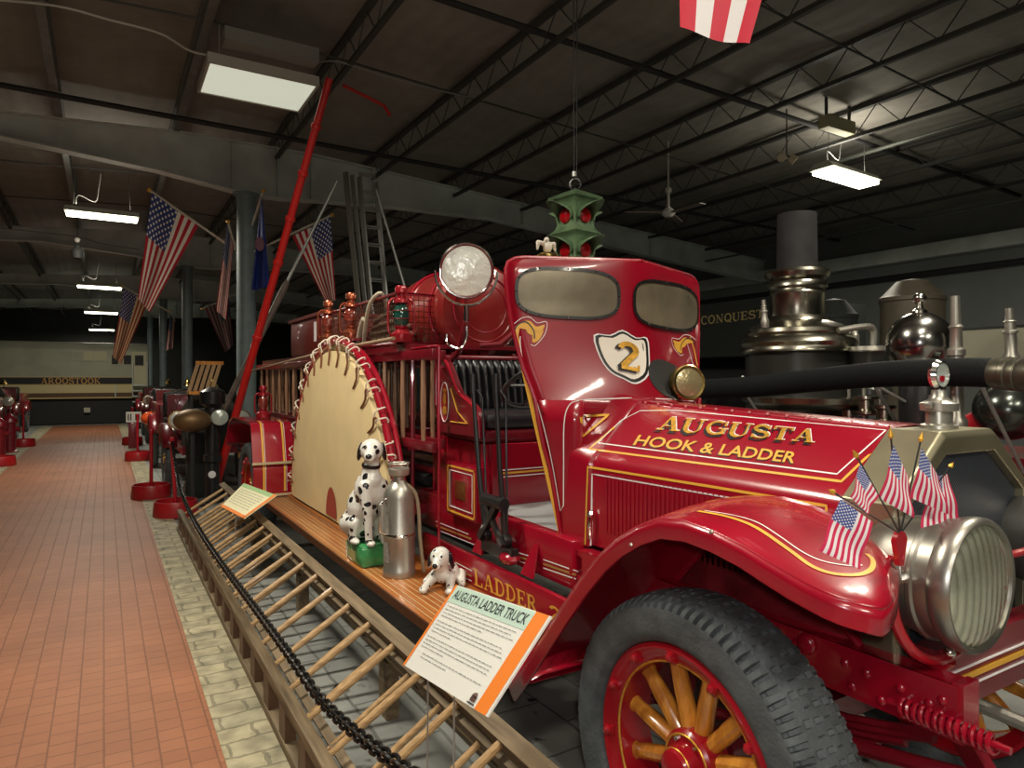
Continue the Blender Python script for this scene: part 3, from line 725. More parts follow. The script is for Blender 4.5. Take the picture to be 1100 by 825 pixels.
def superel(cx, cy, rx, ry, sh, n=48, p=3.2):
    out = []
    for i in range(n):
        a = 2*PI*i/n; ca, sa = math.cos(a), math.sin(a)
        xx = rx*math.copysign(abs(ca)**(2/p), ca); yy = ry*math.copysign(abs(sa)**(2/p), sa)
        out.append((cx+xx, cy+yy+sh*xx))
    return out
for (cx_, cy_, rx_, ry_, sh_) in ((609.5, 315.5, 55, 26, .055), (714.5, 328.5, 34, 24.5, .17)):
    o_ = superel(cx_, cy_, rx_, ry_, sh_)
    pn = poly_on('window_pane', SB, o_, PANE, shield, .006)
    f_ = stripe('window_frame', SB, o_+[o_[0]], .015, mat('black_window_frame', (.008, .008, .008), .35, 0, .3), shield, 8, .010)
    bt = MB()
    for i in range(0, 48, 3):
        p_, n_ = hit(SB, *o_[i], .012)
        if p_: bt.ball(p_, .0045, 6)
    bt.build('frame_screws', CHR, shield)['kind'] = 'stuff'
badge = [(639.4, 361), (656, 361), (668.7, 356), (682.6, 363.7), (693.5, 364), (696, 381), (695, 402), (682.6, 411), (670, 406), (656.4, 399), (645.6, 384)]
def grow(pl, k):
    cx_ = sum(p[0] for p in pl)/len(pl); cy_ = sum(p[1] for p in pl)/len(pl); return [(cx_+(a-cx_)*k, cy_+(b_-cy_)*k) for a, b_ in pl]
badge = smoothline(badge, 3, True)
bd = poly_on('number_badge', SB, grow(badge, 1.06), WHT, shield, .002)
poly_on('badge_ring', SB, grow(badge, 1.0), BLK, bd, .003); poly_on('badge_field', SB, grow(badge, .89), mat('cream_badge_paint', (.80, .76, .66), .5), bd, .004)
q2 = [(662, 367), (685, 371), (687, 401), (664, 396)]
serif_on('numeral_shadow', SB, '2', q2, BLKM, bd, .012, dx=-3.4, dy=1.6); serif_on('numeral', SB, '2', q2, GOLD, bd, .015)
# gold and white striping of the shield
gl = smoothline([(557, 350), (554, 365), (557, 388), (565, 412), (574, 438), (583.7, 475), (590, 505), (596, 540), (603.5, 583)], 5)
stripe('gold_striping', SB, gl, .018, YEL, shield, widths=lambda t_: .7+.55*min(1, t_*1.5))
stripe('black_striping', SB, [(a-3.4, b_) for a, b_ in gl[6:]], .004, BLK, shield)
stripe('white_striping', SB, [(a+4.6, b_) for a, b_ in gl[4:-4]]+[(605.4, 543)], .004, WHT, shield)
stripe('white_striping', SB, smoothline([(605.4, 543.6), (605.6, 500), (606, 455), (611, 436), (622, 430.3), (650, 428.6), (679, 427.7)], 4), .005, WHT, shield)
stripe('white_striping', SB, [(704, 428.5), (728, 429.5), (750, 431.5)], .005, WHT, shield)
stripe('gold_striping', SB, smoothline([(741, 362), (745, 374.5), (749, 393), (756, 412), (764, 430)], 5), .013, YEL, shield)
stripe('white_striping', SB, smoothline([(737, 366), (741, 380), (746, 398), (753, 416), (759, 430)], 5), .004, WHT, shield)
def scroll(cx_, cy_, s, fl=1):
    S = lambda pl: [(cx_+fl*a*s, cy_+b_*s) for a, b_ in pl]
    g_ = poly_on('scroll_leaf', SB, S(smoothline([(-16, -3), (-9, -9), (0, -10), (7, -4), (16, -6), (12, 3), (15, 0), (10, 10), (3, 13), (3, 6), (-2, 3), (-6, -3)], 4, True)), YEL, shield, .003)
    stripe('scroll_line', SB, S(smoothline([(-17, 2), (-13, -6), (-4, -9), (4, 0), (5, 9)], 5)), .006, BLK, shield, 3, .0045)
    stripe('scroll_line', SB, S(smoothline([(-18, -6), (-9, -13), (0, -14), (8, -8), (18, -9), (16, 4), (6, 16), (1, 15)], 5)), .003, WHT, shield, 3, .0045)
scroll(569, 355, 1.0); scroll(734, 370, .72, -1)
# hood lettering and striping
stripe('white_striping', SB, [(642.5, 476), (899.4, 509.6), (951.8, 462.5)], .005, WHT, hood)
stripe('white_striping', SB, [(951.8, 462.5), (726, 441), (688, 441.5), (667, 452), (642.5, 476)], .004, WHT, hood)
stripe('gold_striping', SB, [(660, 459), (633, 482.5), (760, 499), (904, 517.5), (958, 466)], .009, YEL, hood)
for w_, pl in ((.012, [(624.5, 448), (654, 446.2), (626.5, 470), (624.5, 448)]),): stripe('gold_triangle', SB, pl, w_, YEL, cowl, 3, .006)
stripe('gold_striping', SB, [(628.8, 585), (631.7, 501.5), (760, 522), (888, 543.4), (888, 562)], .009, YEL, hood, 4)
stripe('white_striping', SB, [(634.5, 590), (636, 509), (760, 530.5), (878, 551), (878, 558)], .0055, WHT, hood, 4)
qA = [(712, 447.5), (880, 463), (874, 476.5), (705, 462)]
serif_on('name_outline', SB, 'AUGUSTA', qA, WHT, hood, .002, dx=.9, dy=-.9); serif_on('name_shadow', SB, 'AUGUSTA', qA, BLK, hood, .003, dx=-3.0, dy=2.4); serif_on('name_lettering', SB, 'AUGUSTA', qA, GOLD, hood, .0045)
qH = [(687, 467.5), (858, 486.5), (853, 498.5), (680, 478.5)]
sans_on('title_shadow', SB, 'HOOK & LADDER', qH, BLK, hood, .002, .02, 0, -1.2, .8); sans_on('title_lettering', SB, 'HOOK & LADDER', qH, YEL, hood, .0035, .015)

# ---- front fenders
st = [(.815, 1.074, 1.378, 1.382), (.820, 1.077, 1.362, 1.41), (.83, 1.081, 1.348, 1.442), (.85, 1.087, 1.328, 1.49), (.87, 1.092, 1.315, 1.53), (.90, 1.099, 1.305, 1.585), (.93, 1.106, 1.301, 1.63), (.97, 1.116, 1.30, 1.665), (1.03, 1.132, 1.30, 1.70), (1.11, 1.155, 1.30, 1.735), (1.20, 1.172, 1.30, 1.76), (1.30, 1.180, 1.30, 1.77), (1.40, 1.168, 1.30, 1.775), (1.49, 1.130, 1.30, 1.775), (1.58, 1.076, 1.30, 1.775), (1.66, 1.012, 1.30, 1.775), (1.76, .912, 1.30, 1.775), (1.87, .785, 1.30, 1.775), (2.0, .63, 1.30, 1.775), (2.1, .51, 1.30, 1.775), (2.20, .40, 1.30, 1.775)]
for s in (0, 1):
    rows = []; lipo = []; lipi = []
    for i, (y, z, xo, xi) in enumerate(st):
        a = st[max(i-1, 0)]; b_ = st[min(i+1, len(st)-1)]; t_ = Vector((0, b_[0]-a[0], b_[1]-a[1])).normalized(); n_ = Vector((0, -t_.z, t_.y))
        if y < .95: n_ = Vector((0, 0, 1))
        P = lambda xx, h_: Vector((mir(xx) if s else xx, y+n_.y*h_, z+n_.z*h_))
        cr_ = .030*min(1, (xi-xo)/.4); wv_ = xi-xo
        row = [P(xo, 0), P(xo+min(.008, wv_*.1), .004)]
        for q in (.12, .25, .4, .55, .7, .85): row.append(P(xo+wv_*q, .005+cr_*math.sin(PI*min(q*.8, 1))))
        row += [P(xi, .001 if y < 1.1 else -.008), P(xi+.001, -.0015 if y < 1.1 else -.03)]
        rows.append(row); lipo.append([P(xo, 0), P(xo-.002, -.02), P(xo-.001, -.052), P(xo+.006, -.056)])
        if y < 1.12: lipi.append([P(xi, .001), P(xi+.002, -.02), P(xi+.001, -.052), P(xi-.006, -.056)])
    fm = MB().grid(rows); fm.grid(lipi[::-1]+lipo); fen = fm.build('front_fender', RED, T, thick=.003, ref=(0, 0, 1), smooth_angle=40)
    if s == 0: FB = BVHTree.FromPolygons(fm.v, fm.f)
    # splash apron inside
    inner = [(y, z-.03) for y, z, xo, xi in st if y >= 1.11]; DUSTY = mat('dusty_red_paint', (.27, .018, .028), .5, 0, .15, var=.3, vscale=9)
    X = 1.776 if s == 0 else mir(1.776)
    ap = MB(); ap.grid([[(X, y, z) for y, z in inner]+[(X, 2.45, .36), (X, 2.6, .40)], [(X, y, .345 if y > 1.7 else .70) for y, z in inner]+[(X, 2.45, .34), (X, 2.6, .36)]], smooth=False)
    ap.build('splash_apron', DUSTY, T, thick=.003)
    # rear apron sloping from fender to rail
    br = MB(); br.grid([[(X-.4 if s == 0 else X+.4, 2.15, .42), (X, 2.15, .42)], [(X-.4 if s == 0 else X+.4, 2.28, .36), (X, 2.45, .345)], [(X-.35 if s == 0 else X+.35, 2.75, .40), (X, 2.8, .45)]]); br.build('step_plate', RED, T, thick=.004)
    MB().tube([(X-.03 if s == 0 else X+.03, 1.64, 1.0), (X-.04 if s == 0 else X+.04, 1.50, 1.03), (X-.04 if s == 0 else X+.04, 1.30, 1.02), (X-.02 if s == 0 else X+.02, 1.10, .83)], .012, 8).build('fender_brace', RED, T)
    if s == 0:
        stripe('gold_striping', FB, smoothline([(750, 549.5), (783, 556), (812.7, 567.5), (848.7, 592), (871.6, 608.4), (894.5, 616.6), (920.7, 618), (935, 612.5), (937.5, 603), (931, 595.5)], 5), .011, YEL, fen, 4)
        stripe('white_striping', FB, smoothline([(757, 549), (790, 554.5), (815, 562.5), (838, 577), (862, 593.5), (884.7, 603.5), (914, 608.5), (926, 607.5)], 5), .0035, WHT, fen, 4)
        fb_ = MB()
        for (a, b_) in ((764, 571), (678, 585)):
            p_, n_ = hit(FB, a, b_, .0)
            if p_: fb_.ball(p_, .006, 8)
        fb_.build('fender_rivets', NICK, fen)['kind'] = 'stuff'

# ---- headlights
LENS = bpy.data.materials.new('ribbed_headlight_lens'); LENS.use_nodes = True; nt = LENS.node_tree; b = nt.nodes['Principled BSDF']
b.inputs['Base Color'].default_value = (.62, .64, .52, 1); b.inputs['Metallic'].default_value = .75; b.inputs['Roughness'].default_value = .22; b.inputs['Coat Weight'].default_value = 1
tc = nt.nodes.new('ShaderNodeTexCoord'); sp = nt.nodes.new('ShaderNodeSeparateXYZ'); nt.links.new(tc.outputs['Object'], sp.inputs[0]); x = NX(nt)
hh = x.m('ABSOLUTE', x.m('SINE', x.m('MULTIPLY', sp.outputs[0], 120)))
bp = nt.nodes.new('ShaderNodeBump'); bp.inputs['Strength'].default_value = .35; bp.inputs['Distance'].default_value = .006; nt.links.new(hh, bp.inputs['Height']); nt.links.new(bp.outputs['Normal'], b.inputs['Normal'])
nt.links.new(x.mix(hh, (.40, .41, .30), (.66, .67, .52)), b.inputs['Base Color'])
HN = mat('satin_nickel', (.34, .32, .285), .33, .9, 0, var=.12, vscale=7)
for s in (0, 1):
    X = 1.80 if s == 0 else mir(1.80); Yf, Zc = .825, 1.056
    mb = MB().lathe([(0, .285), (.05, .28), (.09, .262), (.125, .225), (.142, .17), (.147, .12), (.150, .10), (.156, .095), (.156, .085), (.150, .08), (.151, .05), (.160, .04), (.163, .02), (.163, .004), (.156, -.006), (.148, -.004), (.146, .004)], (X, Yf, Zc), (0, 1, 0), 48)
    hd = mb.build('headlight', HN, T)
    MB().lathe([(.146, .004), (.13, -.006), (.10, -.014), (.05, -.02), (0, -.022)], (X, Yf, Zc), (0, 1, 0), 40).build('headlight_lens', LENS, hd)
    xs = X-.19 if s == 0 else X+.19; sg = 1 if s == 0 else -1
    yk = MB().tube(smoothline([(xs+.01*sg, .93, 1.13), (xs, .93, 1.06), (xs+.01*sg, .93, .98), (xs+.05*sg, .92, .91), (xs+.11*sg, .91, .87), (X, .90, .86), (X+.10*sg, .91, .875), (X+.17*sg, .92, .92), (xs+.37*sg, .93, 1.0), (xs+.38*sg, .93, 1.08)], 5), .0135, 10)
    yk.tube([(X, .90, .86), (X, .95, .80)], .022, 10); yk.build('headlight_bracket', REDB, hd)
    MB().tube([(xs+.045*sg, .93, 1.075), (xs-.02*sg, .93, 1.075)], .016, 10).lathe([(.02, 0), (.02, .05), (0, .055)], (xs, .93, 1.07), (0, 0, 1), 12).ball((X-.03, .88, .885), .014, 10).build('clamp_bolt', CHR, hd)
MB().tube([(1.96, .93, 1.056), (2.34, .93, 1.056)], .011, 10).build('headlight_tie_bar', REDB, T)

# ---- brass cowl lamp on the shield
p_, n_ = hit(SB, 728, 412, 0)
ax = Vector((-.30, -.95, .05)).normalized(); c_ = p_+ax*.03
lm = MB().lathe([(.03, -.02), (.06, -.01), (.075, .01), (.078, .05), (.086, .055), (.086, .085), (.08, .09), (.068, .088)], c_, ax, 32); cl_ = lm.build('cowl_lamp', BRS, T)
MB().lathe([(.068, .086), (.04, .095), (0, .098)], c_, ax, 28).build('cowl_lamp_lens', mat('amber_lens', (.45, .38, .20), .2, .5, .8, bump=.4, bscale=60), cl_)
poly_on('lamp_recess_shade', SB, superel(718, 408, 22, 19, .45, 32, 2.2), BLKM, cl_, .003)  # shade of the hole behind the lamp, put on as a flat black patch

# ---- cab: floor, sill, step, seat
mb = MB().bx(1.76, mir(1.76), 2.4, 3.4, .845, .86); mb.build('cab_floor', mat('pale_grey_floor_plate', (.50, .52, .53), .45, .2, var=.08), T)
for s in (0, 1):
    f = (lambda a: mir(a)) if s else (lambda a: a)
    mb = MB().bx(f(1.70), f(1.77), 2.35, 4.0, .66, .865, bev=.006); si = mb.build('body_sill', RED, T)
    mb = MB().bx(f(1.62), f(1.65), 2.2, 3.75, .465, .645, bev=.004).bx(f(1.62), f(1.72), 2.3, 3.7, .465, .48); sp2 = mb.build('name_panel', RED, T)
    for y in (2.62, 3.1):
        gb = MB(); gb.prism([(f(1.64), y-.05, .66), (f(1.64), y+.05, .66), (f(1.69), y+.012, .80), (f(1.69), y-.012, .80)], (.012 if not s else -.012, 0, 0))
        gb.build('gusset', RED, T)
MBp = MB().bx(1.62, 1.65, 2.2, 3.75, .465, .645).bx(1.70, 1.77, 2.35, 4.0, .66, .865); PB = MBp.bvh()
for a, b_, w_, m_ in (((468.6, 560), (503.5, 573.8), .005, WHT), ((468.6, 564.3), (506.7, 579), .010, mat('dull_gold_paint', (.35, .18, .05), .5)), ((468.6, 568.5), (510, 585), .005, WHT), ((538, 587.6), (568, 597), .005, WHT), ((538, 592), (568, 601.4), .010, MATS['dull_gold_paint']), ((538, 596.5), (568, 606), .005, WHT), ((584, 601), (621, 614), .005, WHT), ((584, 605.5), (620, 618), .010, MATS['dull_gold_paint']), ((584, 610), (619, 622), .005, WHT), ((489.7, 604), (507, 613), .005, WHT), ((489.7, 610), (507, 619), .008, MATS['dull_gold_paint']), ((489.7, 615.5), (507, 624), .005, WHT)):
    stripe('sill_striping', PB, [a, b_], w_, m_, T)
serif_on('name_lettering', PB, 'LADDER', [(509, 610), (577, 642), (578, 659), (510, 628)], YEL, T, .002); serif_on('name_lettering', PB, '2', [(590, 649), (602, 655), (603, 671), (591, 665)], YEL, T, .002)
# door-side gold lines near the floor plate, riser plate
mb = MB().bx(1.80, 2.50, 3.22, 3.26, .86, 1.20, bev=.006).bx(1.78, 2.52, 3.24, 3.95, .86, 1.20); sb = mb.build('seat_box', RED, T)
MB().bx(1.86, 2.42, 3.216, 3.22, 1.035, 1.045).build('seat_box_gold_stripe', YEL, sb)
MB().bx(1.86, 2.42, 3.216, 3.22, 1.055, 1.06).bx(1.86, 2.42, 3.216, 3.22, 1.018, 1.023).build('seat_box_white_stripe', WHT, sb)
MB().bx(1.78, 2.52, 3.26, 3.8, 1.20, 1.27, bev=.02).build('seat_shelf', RED2, T)
MB().bx(1.80, 2.50, 3.28, 3.78, 1.27, 1.37, bev=.04).build('seat_cushion', LEATH, T)
rows = []; sbk = MB()
for s_ in (0, 1):
    for i in range(2): pass
NXs = 15*8
rows = []
for j in range(0, 13):
    v = j/12; z = 1.34+.34*v; row = []
    for i in range(NXs+1):
        u = i/NXs; rib = abs(math.sin(PI*u*15)); edge_ = min(1, min(v, 1-v)*9+.1)
        row.append((1.76+.78*u, 3.83+.06*v-.045*rib**.6*edge_, z))
    rows.append(row)
sbk.grid(rows); sbk.grid([[(1.76+.78*i/4, 3.84+.06*q, 1.34+.34*q) for i in range(5)] for q in (0, 1)]); sk = sbk.build('seat_back', LEATH, T)
MB().tube([(1.76, 3.84, 1.34), (1.76, 3.90, 1.69), (2.54, 3.90, 1.69), (2.54, 3.84, 1.34)], .02, 10).build('seat_back_rim', RED2, sk)
for s in (0, 1):
    f = (lambda a: mir(a)) if s else (lambda a: a)
    out = smoothline([(3.74, 1.24), (3.74, 1.66), (3.62, 1.66), (3.54, 1.58), (3.45, 1.48), (3.30, 1.42), (3.22, 1.36), (3.20, 1.24)], 5)
    mb = MB().prism([(f(1.71), y, z) for y, z in out], (.04 if not s else -.04, 0, 0)); ar = mb.build('seat_arm_panel', RED2, T, bevel=.004)
    MB().tube([(f(1.71), y, z) for y, z in out[2:]], .010, 8).build('arm_trim', RED, ar)
    if s == 0:
        AB = mb.bvh()
        MB().add([(1.707, 3.62+.055*math.cos(a), 1.42+.115*math.sin(a)) for a in [2*PI*i/24 for i in range(24)]], [tuple(range(24))]).build('emblem_field', REDB, ar)
        
        em = MB(); em.tube([(1.705, 3.62+.055*math.cos(a), 1.42+.115*math.sin(a)) for a in [2*PI*i/24 for i in range(24)]], .003, 5, closed=True); em.build('emblem_ring', WHT, ar)
        em = MB(); em.ball((1.705, 3.62, 1.37), .028, 12, sc_=(.15, 1, 1)); em.ball((1.705, 3.62, 1.44), .02, 12, sc_=(.15, 1, 2)); em.ball((1.705, 3.62, 1.49), .012, 10, sc_=(.15, 2, 1)); em.build('gold_emblem', GOLD, ar)
        MB().tube([(1.705, 3.54, 1.50), (1.705, 3.45, 1.37), (1.705, 3.33, 1.31), (1.705, 3.54, 1.31)], .004, 5).build('arm_striping', YEL, ar)
# tool box with brass plate beside the seat
mb = MB().bx(1.66, 1.74, 3.14, 3.50, .80, 1.09, bev=.006); tb_ = mb.build('side_locker', RED, T)
g = MB()
for (a, b_, c_, d_, w_) in ((3.155, 3.485, .815, 1.075, .009),): 
    g.bx(1.657, 1.661, a, b_, c_, c_+w_).bx(1.657, 1.661, a, b_, d_-w_, d_).bx(1.657, 1.661, a, a+w_, c_, d_).bx(1.657, 1.661, b_-w_, b_, c_, d_)
g.build('locker_gold_border', YEL, tb_)
g = MB(); a, b_, c_, d_, w_ = 3.18, 3.46, .845, 1.05, .004
g.bx(1.657, 1.661, a, b_, c_, c_+w_).bx(1.657, 1.661, a, b_, d_-w_, d_).bx(1.657, 1.661, a, a+w_, c_, d_).bx(1.657, 1.661, b_-w_, b_, c_, d_); g.build('locker_white_border', WHT, tb_)
MB().bx(1.655, 1.661, 3.26, 3.38, .90, 1.0).build('brass_plate', BRS, tb_)
# brake and shift levers
for k, (yt, yb, xt) in enumerate(((3.06, 2.98, 1.60), (2.86, 2.82, 1.62))):
    lv = MB().tube([(xt+.03, yb, .78), (xt+.01, (yt+yb)/2, 1.12), (xt, yt, 1.50)], [.016, .013, .011], 8)
    lv.tube([(xt, yt, 1.48), (xt, yt+.005, 1.58)], .015, 8); lv.tube([(xt+.028, yb-.02, .82), (xt+.028, yt-.045, 1.46), (xt+.01, yt-.02, 1.50)], .005, 6)
    lv.lathe([(.03, -.02), (.035, 0), (.03, .02)], (xt+.03, yb, .78), (1, 0, 0), 14)
    lv.build('hand_lever', BLK, T)
lk = MB().beam((1.62, 3.02, .76), (1.62, 2.82, .98), .03, .035).beam((1.62, 2.80, .76), (1.62, 3.0, .98), .02, .03).tube([(1.62, 2.98, .96), (1.62, 2.78, .96)], .03, 10).beam((1.66, 3.05, .72), (1.66, 2.75, .72), .04, .06)
lk.build('lever_quadrant', BLK, T)
MB().ball((1.66, 2.80, .70), .06, 12, sc_=(.8, 1.1, .55)).build('lever_boss', RED, T)
# steering wheel and column, mostly behind the shield
c_ = Vector((1.95, 2.98, 1.52)); ax = Vector((0, .55, .83)).normalized()
mb = MB().torus(c_, ax, .20, .013, 32, 8); mb.tube([c_, (1.95, 2.45, .95)], .018, 8)
for k in range(4): a = PI/2*k; u_, w_ = perp(ax); mb.tube([c_, c_+(u_*math.cos(a)+w_*math.sin(a))*.20], .008, 6)
mb.build('steering_wheel', BLK, T)

# ---- chemical tank, searchlight
ty0, ty1, tz, tr = 3.98, 4.75, 2.02, .30
mb = MB().lathe([(0, -.06), (.08, -.055), (.17, -.035), (.25, -.01), (.285, .0), (tr, .02), (tr+.012, .03), (tr+.012, .06), (tr, .07), (tr, ty1-ty0-.06), (tr, ty1-ty0), (.2, ty1-ty0+.04), (0, ty1-ty0+.06)], (2.15, ty0, tz), (0, 1, 0), 48)
tk = mb.build('chemical_tank', mat('tank_red_enamel', (.26, .018, .016), .3, .1, .6), T)
tm = MB()
for r in (.10, .16, .22): tm.torus((2.15, ty0-.05+(r/.3)**2*.05, tz), (0, 1, 0), r, .006, 40, 6)
tm.build('tank_rings', RED, tk); 
for y in (4.15, 4.55): MB().torus((2.15, y, tz), (0, 1, 0), tr+.008, .012, 40, 6).build('tank_strap', RED, tk)
MB().bx(1.98, 2.32, 4.1, 4.65, 1.69, 1.78).beam((2.15, 3.98, 1.60), (2.15, 3.98, 1.74), .06, .06).build('tank_cradle', RED2, tk)
c_ = at(501, 291, Y=3.62)
ax = (CAM+Vector((.12, -.1, 0))-c_).normalized()
mb = MB().lathe([(0, -.17), (.05, -.165), (.10, -.14), (.14, -.09), (.155, -.02), (.160, .0), (.163, .02), (.155, .03), (.146, .025)], c_, ax, 40); slt = mb.build('searchlight', mat('dark_red_lamp_body', (.16, .01, .015), .3, 0, .6), T)
MB().torus(c_+ax*.018, ax, .155, .011, 40, 8).build('searchlight_rim', CHR, slt)
SLG = bpy.data.materials.new('bright_reflector_glass'); SLG.use_nodes = True; nt = SLG.node_tree; b = nt.nodes['Principled BSDF']
b.inputs['Metallic'].default_value = .1; b.inputs['Roughness'].default_value = .22; b.inputs['Coat Weight'].default_value = 1
b.inputs['Base Color'].default_value = (.93, .95, .88, 1)
tc = nt.nodes.new('ShaderNodeTexCoord'); vv = nt.nodes.new('ShaderNodeTexNoise'); vv.inputs['Scale'].default_value = 16; nt.links.new(tc.outputs['Object'], vv.inputs['Vector'])
bp = nt.nodes.new('ShaderNodeBump'); bp.inputs['Strength'].default_value = .35; bp.inputs['Distance'].default_value = .02; nt.links.new(vv.outputs['Fac'], bp.inputs['Height']); nt.links.new(bp.outputs['Normal'], b.inputs['Normal'])
MB().lathe([(.146, .024), (.09, .03), (0, .034)], c_, ax, 32).build('searchlight_glass', SLG, slt)
u_, w_ = perp(ax); up = Vector((0, 0, 1)); side = ax.cross(up).normalized()
fk = MB().tube([c_+side*math.cos(a)*.185+Vector((0, 0, 1))*math.sin(a)*.205 for a in [PI+PI*i/20 for i in range(21)]], .008, 8)
fk.tube([c_-Vector((0, 0, .205)), c_-Vector((0, 0, .30))], .016, 10); fk.tube(smoothline([tuple(c_-Vector((0, 0, .30))), tuple(c_-Vector((.0, 0, .40))), tuple(c_-Vector((.04, 0, .46))), tuple(c_-Vector((.12, -.0, .44))), tuple(c_-Vector((.13, 0, .38)))], 5), .007, 7)
fk.build('searchlight_fork', CHR, slt)
MB().tube([(c_.x, c_.y, c_.z-.30), (c_.x, c_.y+.1, 1.72), (c_.x, 3.86, 1.66)], .02, 10).build('searchlight_post', RED2, slt)

# ---- ladder rack, platform, basket
mb = MB()
for s in (0, 1):
    f = (lambda a: mir(a)) if s else (lambda a: a)
    mb.bx(f(1.60), f(1.64), 3.88, 8.4, 1.71, 1.77); 
mb.bx(1.60, mir(1.60), 3.9, 5.9, 1.745, 1.77)
mb.build('rack_platform', RED2, T)
for y in (3.9, 5.1, 6.5, 8.3):
    MB().tube([(1.62, y, .50 if y < 6 else .72), (1.62, y, 1.74)], .013, 8).tube([(mir(1.62), y, .5 if y < 6 else .72), (mir(1.62), y, 1.74)], .013, 8).beam((1.58, y, 1.135), (mir(1.58), y, 1.135), .05, .03).beam((1.62, y, .76), (mir(1.62), y, .76), .06, .06).build('rack_post', RED2, T)
MB().tube([(1.60, 3.47, .50), (1.60, 3.47, 1.74)], .009, 8).tube([(1.60, 3.47, 1.74), (1.62, 3.9, 1.74)], .009, 8).tube([(1.61, 3.47, 1.62), (1.74, 3.70, 1.62)], .008, 8).build('grab_rail', RED, T)
# bed boards, clutter of dark tools lying in the bed
MB().bx(1.66, mir(1.66), 3.98, 8.5, .83, .86).build('truck_bed', mat('dark_bed_wood', (.05, .02, .012), .6), T)
bk = MB(); W_ = MATS_W = mat('basket_wire', (.10, .04, .025), .5, .5)
x0, x1, y0, y1, z0, z1 = 1.60, mir(1.60), 4.10, 5.85, 1.775, 2.10
def wires(a, b_, c_, n, m_):     # a origin, b_ and c_ edge vectors
    a, b_, c_ = Vector(a), Vector(b_), Vector(c_)
    for i in range(n+1): bk.tube([a+b_*i/n, a+b_*i/n+c_], .0028, 3, cap=False)
    for i in range(m_+1): bk.tube([a+c_*i/m_, a+c_*i/m_+b_], .0028, 3, cap=False)
wires((x0, y0, z0), (0, y1-y0, 0), (0, 0, z1-z0), 50, 9); wires((x0, y0, z0), (x1-x0, 0, 0), (0, 0, z1-z0), 30, 9); wires((x1, y0, z0), (0, y1-y0, 0), (0, 0, z1-z0), 50, 9)
bs = bk.build('hose_basket', W_, T)
MB().tube([(x0, y0, z1), (x0, y1, z1), (x1, y1, z1), (x1, y0, z1)], .012, 8, closed=True).tube([(x0, y0, z0+.01), (x0, y1, z0+.01), (x1, y1, z0+.01), (x1, y0, z0+.01)], .012, 8, closed=True).build('basket_rim', RED2, bs)
mb = MB().bx(1.66, mir(1.66), 6.1, 7.25, 1.78, 2.14, bev=.02).bx(1.64, mir(1.64), 6.08, 7.27, 2.13, 2.16); bx_ = mb.build('rear_locker', mat('brownish_red_box', (.14, .012, .010), .45, 0, .2), T)
MB().bx(1.655, 1.66, 6.25, 6.32, 1.90, 2.08).build('vent', WHT, bx_)
# rear fenders
for s in (0, 1):
    f = (lambda a: mir(a)) if s else (lambda a: a)
    pr = smoothline([(6.34, .50), (6.34, .74), (6.36, .80), (6.42, 1.0), (6.47, 1.12), (6.56, 1.165), (7.0, 1.17), (7.5, 1.165), (7.75, 1.08), (7.88, .85)], 4)
    rows = [[(f(1.13), y+.02, z-.03) if q == 0 else (f(1.13+.36*(q-1)/4), y, z) if q < 6 else (f(1.50), y+.02, z-.02) for q in range(7)] for y, z in pr]
    mb = MB().grid(rows, smooth=True); rf = mb.build('rear_fender', RED, T, thick=.006, ref=(0, -.5, 1))
    for xx, w_ in ((.09, .016), (.27, .016)):
        g = MB().grid([[(f(1.13+xx-w_/2), y-.004, z+.001), (f(1.13+xx+w_/2), y-.004, z+.001)] for y, z in pr[1:22]]); g.build('gold_striping', YEL, rf)
        g = MB().grid([[(f(1.13+xx+.014), y-.004, z+.001), (f(1.13+xx+.018), y-.004, z+.001)] for y, z in pr[1:22]]); g.build('white_striping', WHT, rf)
    MB().bx(f(1.12), f(1.51), 6.325, 6.345, .795, .815).bx(f(1.12), f(1.51), 6.33, 6.345, .51, .53).build('fender_band', mat('tan_band', (.50, .40, .24), .5), rf)
# running boards with light inlay strips
for s in (0, 1):
    f = (lambda a: mir(a)) if s else (lambda a: a)
    mb = MB().bx(f(1.20), f(1.62), 2.62, 6.33, .465, .498, bev=.006); rb_ = mb.build('running_board', RB, T)
    g = MB()
    for k in range(6): g.bx(f(1.235+k*.033), f(1.239+k*.033), 2.64, 6.32, .4985, .4992)
    g.build('inlay_strips', mat('pale_inlay', (.62, .48, .26), .45), rb_)['kind'] = 'stuff'
    MB().bx(f(1.195), f(1.205), 2.62, 6.33, .455, .50).build('edge_strip', mat('dark_edge_wood', (.12, .04, .015), .35, 0, .4), rb_)
    g = MB()
    for y in (2.9, 4.3, 5.7): g.beam((f(1.25), y, .45), (f(1.75), y, .45), .05, .02)
    g.build('board_bracket', BLKM, rb_)
MB().bx(1.40, 1.62, 3.95, 6.25, .498, .53, bev=.006).build('net_rest', wood_mat('orange_varnish', (.38, .13, .03), (.55, .21, .06), .3, .6, (30, 1.5, 30)), T)
# rear body and dark under-gear
MB().bx(1.85, 2.45, 3.4, 7.8, .56, .70).tube([(2.15, 2.4, .58), (2.15, 7.0, .5)], .05, 10).tube([(1.2, 7.1, .466), (3.1, 7.1, .466)], .05, 10).build('drive_shaft_and_axle', BLKM, T)
